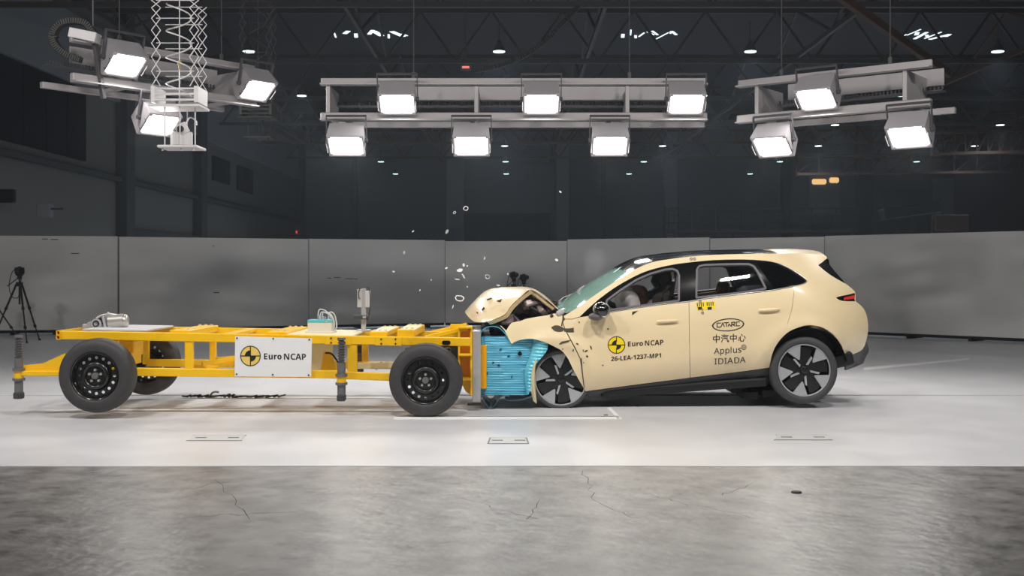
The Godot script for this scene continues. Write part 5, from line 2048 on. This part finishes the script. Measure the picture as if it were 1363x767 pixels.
	m.sheet([[SP(665.5, 433.5, 0.02), SP(667, 434.4, 0.02)], [SP(671.5, 439.5, 0.02), SP(674.4, 440.2, 0.0)], [SP(676.5, 449.5, 0.02), SP(679, 448, 0.0)], [SP(681, 457.8, 0.01), SP(682.4, 457, 0.0)]], 0.004, Vector3.BACK)
	part(o, "fender_flange", m, M.cream_plate)
	m = MB.new()
	m.sheet(smooth_grid([[W(713, 479, -0.02), W(708.5, 488, -0.02), W(706.5, 500, -0.02), W(707, 516, -0.02), W(709.5, 534, -0.02)], [W(715, 480.5, 0.01), W(712, 488, 0.02), W(711, 500, 0.02), W(711.5, 516, 0.02), W(714, 537, 0.01)], [W(715.5, 481, -0.1), W(713, 489, -0.12), W(712.4, 500, -0.12), W(713, 516, -0.12), W(714.6, 537, -0.1)]], 4, 4), 0.004, Vector3.BACK)
	part(o, "peeled_bumper_strip", m, M.cream_plate)
	# wrecked engine bay
	build_engine_bay(o)
	# wheels
	car_wheel(o, W(1071, 493.2, -0.035), false, deg_to_rad(44))
	var w = W(1071, 493.2, -0.035)
	car_wheel(o, Vector3(w.x, w.y, 2.0 * MID - w.z), true, 0.3)
	w = W(746.6, 505.4, -0.085)
	car_wheel(o, w, false, deg_to_rad(23), 0.004, 0.55)
	car_wheel(o, Vector3(w.x + 0.02, 0.345, 2.0 * MID - w.z), true, 0.1)
	build_cabin(o)
	return o

func decorate_side(df, dr, fe, bs):
	var sf = func(x, y, l): return SP(x, y, l + 0.0005)
	emblem(df, 820.6, 459.4, 11.4, M.yellow_mark, sf)
	text_on(df, "lettering", "Euro", 835.8, 461.6, 20.0, 6.6, -0.05, M.ink, sf, "Droid Sans", true)
	text_on(df, "lettering", "NCAP", 858.4, 460.4, 24.6, 6.8, -0.05, M.ink, sf, "Droid Sans", true)
	text_on(df, "lettering", "26-LEA-1237-MP1", 813.4, 481.0, 66.6, 6.0, -0.072, M.ink, sf, "Droid Sans", true)
	# oval mark with its angular letters
	var ov = MB.new()
	for k in 48:
		var a = TAU * k / 48.0
		var b = TAU * (k + 1) / 48.0
		var e = [[a, 1.0], [b, 1.0], [b, 0.92], [a, 0.92]].map(func(q): return sf.call(969.2 + cos(q[0]) * 21.4 * q[1] , 432.6 - sin(q[0]) * 8.6 * (q[1] - (0.06 if q[1] < 1.0 else 0.0)) - cos(q[0]) * 1.3, 0.0015))
		ov.quad(e[0], e[1], e[2], e[3], Vector3.BACK)
	put(dr, "oval_mark", ov, M.ink)
	var v2 = func(a): return pts(a)
	var lt = [[0.17, 1, 0.0, 1, 0.0, 0, 0.17, 0], [0.18, 0, 0.25, 1, 0.33, 0], [0.31, 1, 0.52, 1], [0.42, 1, 0.42, 0], [0.49, 0, 0.54, 0.6, 0.62, 0], [0.65, 0, 0.65, 1, 0.79, 1, 0.79, 0.5, 0.68, 0.5, 0.80, 0], [1.0, 1, 0.86, 1, 0.86, 0, 1.0, 0]]
	strokes_on(dr, "lettering", lt.map(v2), 1.15, 954.4, 435.6, 30, 5.2, -0.06, M.ink, sf)
	# the four characters, by their strokes
	var zhong = [[0.1, 0.72, 0.1, 0.34], [0.1, 0.72, 0.9, 0.72, 0.9, 0.34], [0.1, 0.36, 0.9, 0.36], [0.5, 1.0, 0.5, -0.02]]
	var qi = [[0.08, 0.92, 0.2, 0.8], [0.02, 0.62, 0.15, 0.52], [0.05, 0.02, 0.22, 0.36], [0.42, 1.0, 0.28, 0.66], [0.38, 0.84, 0.95, 0.84], [0.36, 0.66, 0.88, 0.66], [0.28, 0.47, 0.8, 0.47, 0.82, 0.2, 0.9, 0.02, 0.99, 0.04, 0.99, 0.2]]
	var xin = [[0.08, 0.1, 0.16, 0.52], [0.3, 0.62, 0.3, 0.12, 0.38, 0.02, 0.68, 0.02, 0.74, 0.12, 0.74, 0.28], [0.44, 0.92, 0.56, 0.68], [0.8, 0.66, 0.96, 0.36]]
	var x = 948.6
	for e in [zhong, qi, zhong, xin]:
		strokes_on(dr, "lettering", e.map(v2), 1.05, x, 456.4 - (x - 948.6) * 0.05, 10.0, 10.4, -0.05, M.ink, sf)
		x += 11.3
	text_on(dr, "lettering", "Applus", 950.4, 474.0, 36.4, 10.8, -0.06, M.ink, sf)
	var rg = MB.new()
	fan_on(rg, 990, 462.3, 2.9, 3.5, 0, 360, 0.0015, sf)
	fan_on(rg, 990, 462.3, 1.5, 1.9, 0, 360, 0.0015, sf)
	stroke(rg, pts([0.25, 0.5, 0.75, 0.5]), 0.6, 988.5, 463.8, 3.0, 3.0, 0.0, sf)
	put(dr, "lettering", rg, M.ink)
	text_on(dr, "lettering", "IDIADA", 951.0, 485.4, 41.6, 7.8, -0.06, M.ink, sf)
	# measuring tape target under the window, small roof target
	var tp = MB.new()
	tp.quad(sf.call(926, 402.8, 0.001), sf.call(951.5, 401, 0.001), sf.call(952.6, 411, 0.001), sf.call(928.5, 413.4, 0.001), Vector3.BACK)
	var t = put(dr, "scale_sticker", tp, M.yellow_mark)
	tp = MB.new()
	for i in 9:
		var px = 927.5 + i * 2.6
		if i == 4: continue
		tp.quad(sf.call(px, 403.4 - i * 0.2, 0.002), sf.call(px + 1.2, 403.3 - i * 0.2, 0.002), sf.call(px + 1.6, 408.4 - i * 0.2, 0.002), sf.call(px + 0.5, 408.5 - i * 0.2, 0.002), Vector3.BACK)
	for px in [928.6, 941.6]:
		tp.quad(sf.call(px, 409, 0.0022), sf.call(px + 5.6, 408.4, 0.0022), sf.call(px + 5.9, 412, 0.0022), sf.call(px + 0.6, 412.8, 0.0022), Vector3.BACK)
	put(dr, "scale_ticks", tp, M.ink)
	tp = MB.new()
	for e in [[932, 401.6, 1.9], [935.2, 416.6, 1.9], [934.6, 412.0, 1.5]]:
		fan_on(tp, e[0], e[1], e[2] * 0.7, e[2], 0, 360, 0.0024, sf)
		fan_on(tp, e[0], e[1], 0.0, e[2] * 0.55, 90, 180, 0.0024, sf)
		fan_on(tp, e[0], e[1], 0.0, e[2] * 0.55, 270, 360, 0.0024, sf)
	put(dr, "target_dots", tp, M.trim_grey)
	tp = MB.new()
	for px in [920, 924.4]:
		fan_on(tp, px, 344.8, 1.3, 2.0, 0, 360, 0.0024, sf)
		fan_on(tp, px, 344.8, 0.0, 1.0, 90, 180, 0.0024, sf)
		fan_on(tp, px, 344.8, 0.0, 1.0, 270, 360, 0.0024, sf)
	put(bs, "target_dots", tp, M.trim_grey)
	tp = MB.new()
	tp.quad(sf.call(841.6, 415, 0.001), sf.call(849.6, 413.8, 0.001), sf.call(841.2, 420.2, 0.001), sf.call(841.2, 420, 0.001), Vector3.BACK)
	put(df, "corner_target", tp, M.ink)
	# dents and scuffs
	put(fe, "torn_gap", skin(smooth(pts([733.6, 436, 738, 433.4, 743, 433.4, 747, 435, 751, 437.4, 749, 441, 744, 441.8, 738, 440.6, 733.6, 436]), 2).slice(0, 16), 0.004, 0.006), M.scuff)
	put(df, "torn_gap", skin(pts([750.6, 437.2, 757, 437.4, 763.6, 436.4, 764, 442.4, 757, 442.6, 751, 441.6]), 0.004, 0.006), M.scuff)
	put(fe, "crack", skin(pts([749.8, 421, 750.8, 421, 750.4, 426, 748.8, 431, 748.6, 434.4, 746.8, 434, 747.6, 429]), 0.004, 0.005), M.scuff)
	put(df, "scuff_mark", skin(pts([744, 458, 748, 454.8, 754, 453.6, 759.6, 452.6, 757, 455.4, 750, 457, 745.6, 458.8]), 0.004, 0.005), M.scuff)
	var k = 0
	for e in [[768.5, 458, 2.2, 1.2, 0.5], [763, 466.5, 1.0, 2.4, 0.2], [780, 467.6, 3.2, 1.2, -0.5], [786.6, 462.8, 1.2, 3.0, -0.3], [776.4, 466.8, 0.8, 2.0, 0.0], [781.5, 474.6, 2.0, 1.4, 0.3], [771, 429, 1.0, 1.2, 0.0], [809.4, 438.2, 1.4, 1.2, 0.0], [802.4, 486.6, 1.2, 1.0, 0.0], [776.8, 483, 0.6, 1.6, 0.0], [749, 465, 1.4, 0.7, 0.0]]:
		var po = []
		for j in 7:
			var a = TAU * j / 7.0
			var q = Vector2(cos(a) * e[2], sin(a) * e[3]) * rng.randf_range(0.7, 1.1)
			po.append(Vector2(e[0], e[1]) + q.rotated(e[4]))
		put(df, "scuff_mark", skin(po, 0.003, 0.004, false, [], 0.04), M.scuff)
	put(df, "crack", skin(pts([773.2, 477, 774.2, 477, 775.6, 495, 777.8, 514, 777, 514, 774.4, 495]), 0.004, 0.004), M.scuff)

func build_engine_bay(o):
	var r = RandomNumberGenerator.new()
	r.seed = 21
	var m = MB.new()
	# crumpled inner sheet
	var rows = []
	for i in 20:
		var row = []
		for k in 22:
			var p = W(lerp(662.0, 742.0, k / 21.0), lerp(400.0, 446.0, i / 19.0), -0.27)
			p += Vector3(r.randf_range(-0.02, 0.02), r.randf_range(-0.02, 0.02), r.randf_range(-0.07, 0.07))
			row.append(p)
		rows.append(row)
	m.sheet(rows, 0.004, Vector3.BACK)
	part(o, "engine_bay_wreck", m, M.engine)
	for e in [[690, 412, 0.16, 0.1], [707, 405, 0.2, 0.07], [722, 413, 0.18, 0.06], [675, 428, 0.14, 0.12], [688, 427, 0.12, 0.08], [712, 416, 0.1, 0.1], [700, 398, 0.14, 0.06], [732, 412, 0.1, 0.06], [664, 437, 0.16, 0.07]]:
		m = MB.new()
		m.box(W(e[0], e[1], -0.2 - r.randf() * 0.12), Vector3(e[2], e[3], 0.2), 0.014, Basis.from_euler(Vector3(r.randf_range(-0.5, 0.5), r.randf_range(-0.5, 0.5), r.randf_range(-0.8, 0.8))))
		part(o, "crushed_bracket", m, [M.engine, M.black_plastic, M.engine_pale][r.randi() % 3])
	for e in [[[700, 392], [712, 400], [724, 404], [734, 412]], [[686, 408], [698, 402], [708, 410], [722, 418]], [[665, 432], [676, 424], [684, 416], [690, 404]], [[642, 433], [654, 431], [664, 433], [672, 430]], [[640, 436], [650, 432.5], [660, 431]]]:
		m = MB.new()
		m.tube(smooth(e.map(func(p): return W(p[0], p[1], -0.16)), 5), 0.016, 8)
		part(o, "hose", m, M.black_plastic)
	m = MB.new()
	m.box(W(700, 470, -0.95), Vector3(0.6, 0.35, 0.9), 0.05)
	m.box(W(690, 435, -0.95), Vector3(0.6, 0.2, 1.2), 0.05)
	part(o, "motor_block", m, M.black)
	# cowl at the foot of the windshield
	m = MB.new()
	m.beam(SP(743, 417, -0.06), mirror(SP(743, 417, -0.06)), 0.16, 0.05, 0.02)
	part(o, "cowl", m, M.black_plastic)
	m = MB.new()
	m.box(SP(745.5, 416.5, -0.01), Vector3(0.09, 0.06, 0.08), 0.02, Basis(Vector3.BACK, 0.5))
	part(o, "hood_hinge", m, M.alu_matt)
	m = MB.new()
	m.box(SP(734.4, 420.6, 0.002), Vector3(0.035, 0.03, 0.03), 0.008, Basis(Vector3.BACK, 0.6))
	part(o, "clip", m, M.scuff)

func seat(o, x, y, z, lean, m_main, head = true):
	# x: hip point on the floor of the seat
	var m = MB.new()
	var bs = Basis(Vector3.BACK, lean)
	m.box(Vector3(x - 0.22, y, z), Vector3(0.5, 0.14, 0.5), 0.05, Basis(Vector3.BACK, -0.12))
	var s = part(o, "seat", m, m_main)
	m = MB.new()
	m.box(Vector3(x, y, z) + bs * Vector3(0.02, 0.33, 0), Vector3(0.15, 0.62, 0.48), 0.06, bs)
	for k in [-1, 1]:
		m.box(Vector3(x, y, z) + bs * Vector3(-0.05, 0.33, k * 0.2), Vector3(0.12, 0.5, 0.09), 0.04, bs)
	put(s, "backrest", m, m_main)
	if head:
		m = MB.new()
		m.box(Vector3(x, y, z) + bs * Vector3(0.0, 0.74, 0), Vector3(0.12, 0.2, 0.27), 0.05, bs)
		put(s, "headrest", m, m_main)

func build_cabin(o):
	var zd = -0.56
	var zp = -1.30
	# front seats, rear bench
	var p = W(862, 425, zd)
	p.y = 0.60
	seat(o, p.x, p.y, zd, -0.28, M.seat)
	seat(o, p.x, p.y, zp, -0.28, M.seat)
	p = W(1000, 412, zd)
	p.y = 0.72
	for z in [zd, zp]:
		seat(o, p.x, p.y, z, -0.35, M.seat, false)
	var m = MB.new()
	var q = W(1000, 381, zd - 0.02)
	m.box(W(998, 383, zd), Vector3(0.34, 0.17, 0.4), 0.07, Basis(Vector3.BACK, 0.12))
	part(o, "rear_headrest", m, mat(c8(96, 100, 108), 0.4))
	# dash, wheel, headliner, far trim
	m = MB.new()
	m.box(W(790, 425, MID), Vector3(0.5, 0.14, 1.5), 0.05, Basis(Vector3.BACK, 0.05))
	part(o, "dashboard", m, M.interior)
	m = MB.new()
	var c = W(826, 412, zd)
	var bs = Basis(Vector3.BACK, -0.5)
	var ring = []
	for k in 25:
		var a = TAU * k / 24.0
		ring.append(c + bs * Vector3(0, cos(a) * 0.18, sin(a) * 0.18))
	m.tube(ring, 0.014, 8)
	m.cyl(c, c + bs * Vector3(-0.25, 0, 0), 0.03, 12)
	part(o, "steering_wheel", m, M.black_plastic)
	m = MB.new()
	var rows = []
	for e in smooth(pts([850, 366, 870, 357, 900, 351, 950, 347, 1000, 346, 1040, 348, 1070, 358]), 3):
		var s = SP(e.x, e.y)
		var row = []
		for k in 9:
			var t = k / 8.0
			row.append(Vector3(s.x, s.y + 0.03 * (1.0 - pow(2.0 * t - 1.0, 2.0)), lerp(s.z - 0.03, 2.0 * MID - s.z + 0.03, t)))
		rows.append(row)
	m.sheet(rows, 0.01, Vector3.DOWN)
	part(o, "headliner", m, M.interior)
	for mir in [false, true]:
		part(o, "door_trim", skin(pts([800, 424, 846, 415, 916, 407, 1000, 396, 1022, 393, 1022, 440, 916, 455, 800, 470]), -0.07, 0.02, mir), M.interior)
	m = MB.new()
	m.box(W(1052, 400, MID), Vector3(0.5, 0.1, 1.3), 0.02)
	part(o, "parcel_shelf", m, M.interior)
	# inflated airbag, seat belts
	m = MB.new()
	ball(m, W(835, 402, zd + 0.03), Vector3(0.13, 0.22, 0.26), 32)
	for i in m.v.size():
		var d = m.v[i] - W(835, 402, zd + 0.03)
		m.v[i] += Vector3(sin(d.y * 21.0 + d.z * 9.0), sin(d.x * 24.0 + d.z * 13.0), 0) * 0.006 + Vector3(d.y * -0.25, 0, 0)
	var ab = part(o, "airbag", m, M.airbag)
	m = MB.new()
	ball(m, W(822, 407, zd - 0.15), Vector3(0.1, 0.13, 0.12), 24)
	put(ab, "airbag_lobe", m, M.airbag)
	m = MB.new()
	m.sheet(smooth_grid([[W(893, 372, zd + 0.2), W(884, 388, zd + 0.22), W(878, 405, zd + 0.2)], [W(896, 372, zd + 0.2), W(887.6, 389, zd + 0.22), W(882, 406, zd + 0.2)]], 4, 4), 0.003, Vector3.BACK)
	part(o, "seat_belt", m, M.black_plastic)
	m = MB.new()
	m.beam(W(896.6, 375, zd + 0.25), W(895, 362, zd + 0.25), 0.03, 0.02, 0.004)
	part(o, "belt_anchor", m, M.beige_box)

func crash_dummy(label, neck, s, lean, head_fwd, m_skin, m_suit, reach):
	# origin at the hips; faces -x
	var ln = Basis(Vector3.BACK, lean)
	var tor = 0.56 * s
	var hip = neck - ln * Vector3(0, tor, 0)
	var o = thing("crash_dummy", label, "crash dummy", "", hip)
	var m = MB.new()
	var sh = ln * Vector3(0, tor * 0.86, 0)
	var bones = [[Vector3(0, 0, -0.08 * s), 0.12 * s, Vector3(0, 0, 0.08 * s), 0.12 * s], [Vector3.ZERO, 0.13 * s, ln * Vector3(0, tor * 0.75, 0), 0.15 * s], [sh + Vector3(0, 0, -0.12 * s), 0.09 * s, sh + Vector3(0, 0, 0.12 * s), 0.09 * s]]
	for k in [-1, 1]:
		var a = sh + Vector3(0, -0.01, k * 0.18 * s)
		var e = a + Vector3(-0.1 * s, -0.24 * s, k * 0.05 * s)
		var h = e + reach * s
		bones.append([a, 0.065 * s, e, 0.05 * s])
		bones.append([e, 0.05 * s, h, 0.035 * s])
		var kn = Vector3(-0.40 * s, 0.08 * s, k * 0.12 * s)
		bones.append([Vector3(0, 0, k * 0.09 * s), 0.095 * s, kn, 0.065 * s])
		bones.append([kn, 0.065 * s, kn + Vector3(-0.16 * s, -0.2 * s, 0), 0.045 * s])
	flesh(m, bones, 0.02 * s, 0.05 * s)
	put(o, "suit", m, m_suit)
	m = MB.new()
	var hc = ln * Vector3(0, tor, 0) + head_fwd
	var n0 = ln * Vector3(0, tor * 0.9, 0)
	flesh(m, [[n0, 0.055 * s, hc + Vector3(0.02, -0.06, 0) * s, 0.052 * s], [hc + Vector3(0.015, 0.03, 0) * s, 0.088 * s, hc + Vector3(-0.02, 0.04, 0) * s, 0.084 * s], [hc + Vector3(-0.05, -0.05, 0) * s, 0.058 * s, hc + Vector3(-0.01, -0.02, 0) * s, 0.075 * s], [hc + Vector3(-0.1, 0.01, 0) * s, 0.014 * s, hc + Vector3(-0.112, -0.022, 0) * s, 0.016 * s], [hc + Vector3(-0.085, -0.06, -0.02) * s, 0.012 * s, hc + Vector3(-0.085, -0.06, 0.02) * s, 0.012 * s]], 0.006, 0.02)
	for k in [-1, 1]:
		ball(m, hc + Vector3(0.0, -0.005, k * 0.088) * s, Vector3(0.022, 0.035, 0.012) * s, 12)
	var hd = put(o, "head", m, m_skin)
	m = MB.new()
	for k in [-1, 1]:
		ball(m, hc + Vector3(-0.088, 0.025, k * 0.034) * s, Vector3(0.012, 0.008, 0.014) * s, 10)
	put(hd, "eyes", m, M.trim_grey)
	return [o, hd, hc]

func build_dummies():
	var zd = -0.56
	var d = crash_dummy("driver dummy leaning its brown head on the white airbag", W(866, 401, zd), 1.0, 0.5, Vector3(-0.13, 0.05, 0), M.skin, M.suit, Vector3(-0.18, -0.05, 0))
	var sd = MB.new()
	var hc = d[2]
	var ctr = hc + Vector3(-0.0, 0.0, 0.098)
	for e in [[0.036, 0.028, 0, 360], [0.02, 0.0, 90, 180], [0.02, 0.0, 270, 360]]:
		fan_on(sd, 0, 0, e[1], e[0], e[2], e[3], 0.0, func(x, y, l): return ctr + Vector3(x, -y, 0.004))
	put(d[1], "target_dot", sd, M.ink)
	crash_dummy("passenger dummy sitting upright in the far front seat", W(890, 395, -1.3), 1.0, -0.25, Vector3(-0.03, 0.16, 0), M.skin, M.suit, Vector3(-0.24, 0.0, 0))
	crash_dummy("child dummy with a golden brown head in the far rear seat", W(964, 400, -1.3), 0.72, -0.15, Vector3(-0.01, 0.13, 0), M.gold, M.seat, Vector3(-0.2, 0.0, 0))
	crash_dummy("small child dummy with an olive head top, low in the near rear seat", W(980, 409, zd), 0.66, -0.2, Vector3(-0.01, 0.13, 0), M.olive, M.seat, Vector3(-0.2, 0.0, 0))

func _ready():
	rng.seed = 1234
	# ---- camera, sky, lights, exposure
	var cam = Camera3D.new()
	cam.name = "viewpoint"
	add_child(cam)
	cam.position = Vector3(0, CH, CZ)
	cam.projection = Camera3D.PROJECTION_FRUSTUM
	cam.near = 0.1
	cam.far = 200.0
	cam.size = 0.1 * 767.0 / F
	cam.frustum_offset = Vector2(0, -0.1 * 22.5 / F)
	cam.current = true
	var we = WorldEnvironment.new()
	we.name = "surroundings"
	var env = Environment.new()
	env.background_mode = Environment.BG_COLOR
	env.background_color = Color.BLACK
	env.tonemap_mode = Environment.TONE_MAPPER_LINEAR
	env.tonemap_exposure = 1.2
	env.sdfgi_enabled = true
	env.ssao_enabled = true
	env.ssil_enabled = true
	env.volumetric_fog_enabled = true
	env.volumetric_fog_density = 0.002
	env.volumetric_fog_albedo = Color(0.9, 0.945, 1.0)
	env.volumetric_fog_anisotropy = 0.6
	we.environment = env
	add_child(we)
	make_materials()
	make_xr()
	# the trusses carry the lights
	var lamp_e = 2.0
	truss("long straight white lighting truss at the middle, hanging level", W(427, 155, -4.2), W(941, 155, -4.2), [437, 634, 835], [[531, "floodlight on the middle truss, upper row, leftmost", 0.0, 0.0], [720, "floodlight on the middle truss, upper row, centre", 0.0, 0.0], [910, "floodlight on the middle truss, upper row, rightmost", 0.0, 0.0]], [[463, "floodlight under the middle truss, lower row, leftmost", 0.0, 0.0], [628, "floodlight under the middle truss, lower row, centre", 0.0, 0.0], [810.5, "floodlight under the middle truss, lower row, rightmost", 0.0, 0.0]], 0.86, lamp_e)
	truss("slanting lighting truss at the left, partly behind the near scissor lift", W(95, 102, -2.5), Vector3(W(340, 139, -4.7).x, W(95, 102, -2.5).y, -4.7), [180, 320], [[158, "floodlight on the left truss, upper row, left of the scissor lift", -0.06, 0.06], [328, "floodlight on the left truss, upper row, right of the scissor lift", 0.0, 0.0]], [[203, "floodlight below the left truss, partly behind the hanging camera", 0.0, -0.07]], 0.86, lamp_e)
	truss("slanting lighting truss at the right, hanging from two cables", W(982, 159, -4.0), Vector3(W(1240, 135, -2.43).x, W(982, 159, -4.0).y, -2.43), [1008, 1205], [[1096, "floodlight on the right truss, single one in its upper row", 0.0, 0.0]], [[1035, "floodlight below the right truss, at its left end", 0.0, 0.0], [1215, "floodlight below the right truss, at its right end", 0.0, 0.0]], 0.86, lamp_e)
	# the matching rig over the camera side of the lane
	for i in 5:
		floodlight("floodlight over the camera side, out of view, %s" % ["leftmost", "second from the left", "the middle one", "second from the right", "rightmost"][i], Vector3(-8.6 + i * 3.8, 6.2, 3.8), Basis(Vector3.UP, PI), 0.80, 15.5, "floodlights over the camera side")
	var rail = MB.new()
	rail.box(Vector3(-1.0, 6.62, 3.98), Vector3(17.0, 0.12, 0.12), 0.01)
	for x in [-8.0, -1.0, 6.0]:
		rail.cyl(Vector3(x, 6.6, 3.98), Vector3(x, 11.0, 3.98), 0.012, 6)
	tag(put(self, "lamp_rail", rail, M.truss), "long rail carrying the floodlights over the camera side, out of view", "rail")
	# ---- large structure
	build_hall()
	build_panels()
	build_background()
	# ---- objects
	build_trolley()
	build_car()
	build_dummies()
	build_devices()
	# ---- small things
	build_floor_marks()
	build_small_stands()
	build_lifts()
	build_shards()
	# dust hanging over the windshield
	for e in [[791, 347, 0.24, 0.34, 0.2, "upper end of the thin pale dust wisp above the windshield", 0.34], [794, 358, 0.30, 0.44, 0.24, "middle of the thin pale dust wisp above the windshield", 0.3], [785, 372, 0.42, 0.26, 0.26, "faint low spread of dust right over the windshield glass", 0.26]]:
		var f = FogVolume.new()
		f.name = numbered("dust_wisp")
		f.size = Vector3(e[2], e[3], e[4])
		f.shape = RenderingServer.FOG_VOLUME_SHAPE_ELLIPSOID
		var fm = FogMaterial.new()
		fm.albedo = Color(0.95, 0.96, 1.0)
		fm.density = e[6]
		f.material = fm
		add_child(f)
		f.position = W(e[0], e[1], -1.0)
		tag(f, e[5], "dust")
		f.set_meta("kind", "stuff")
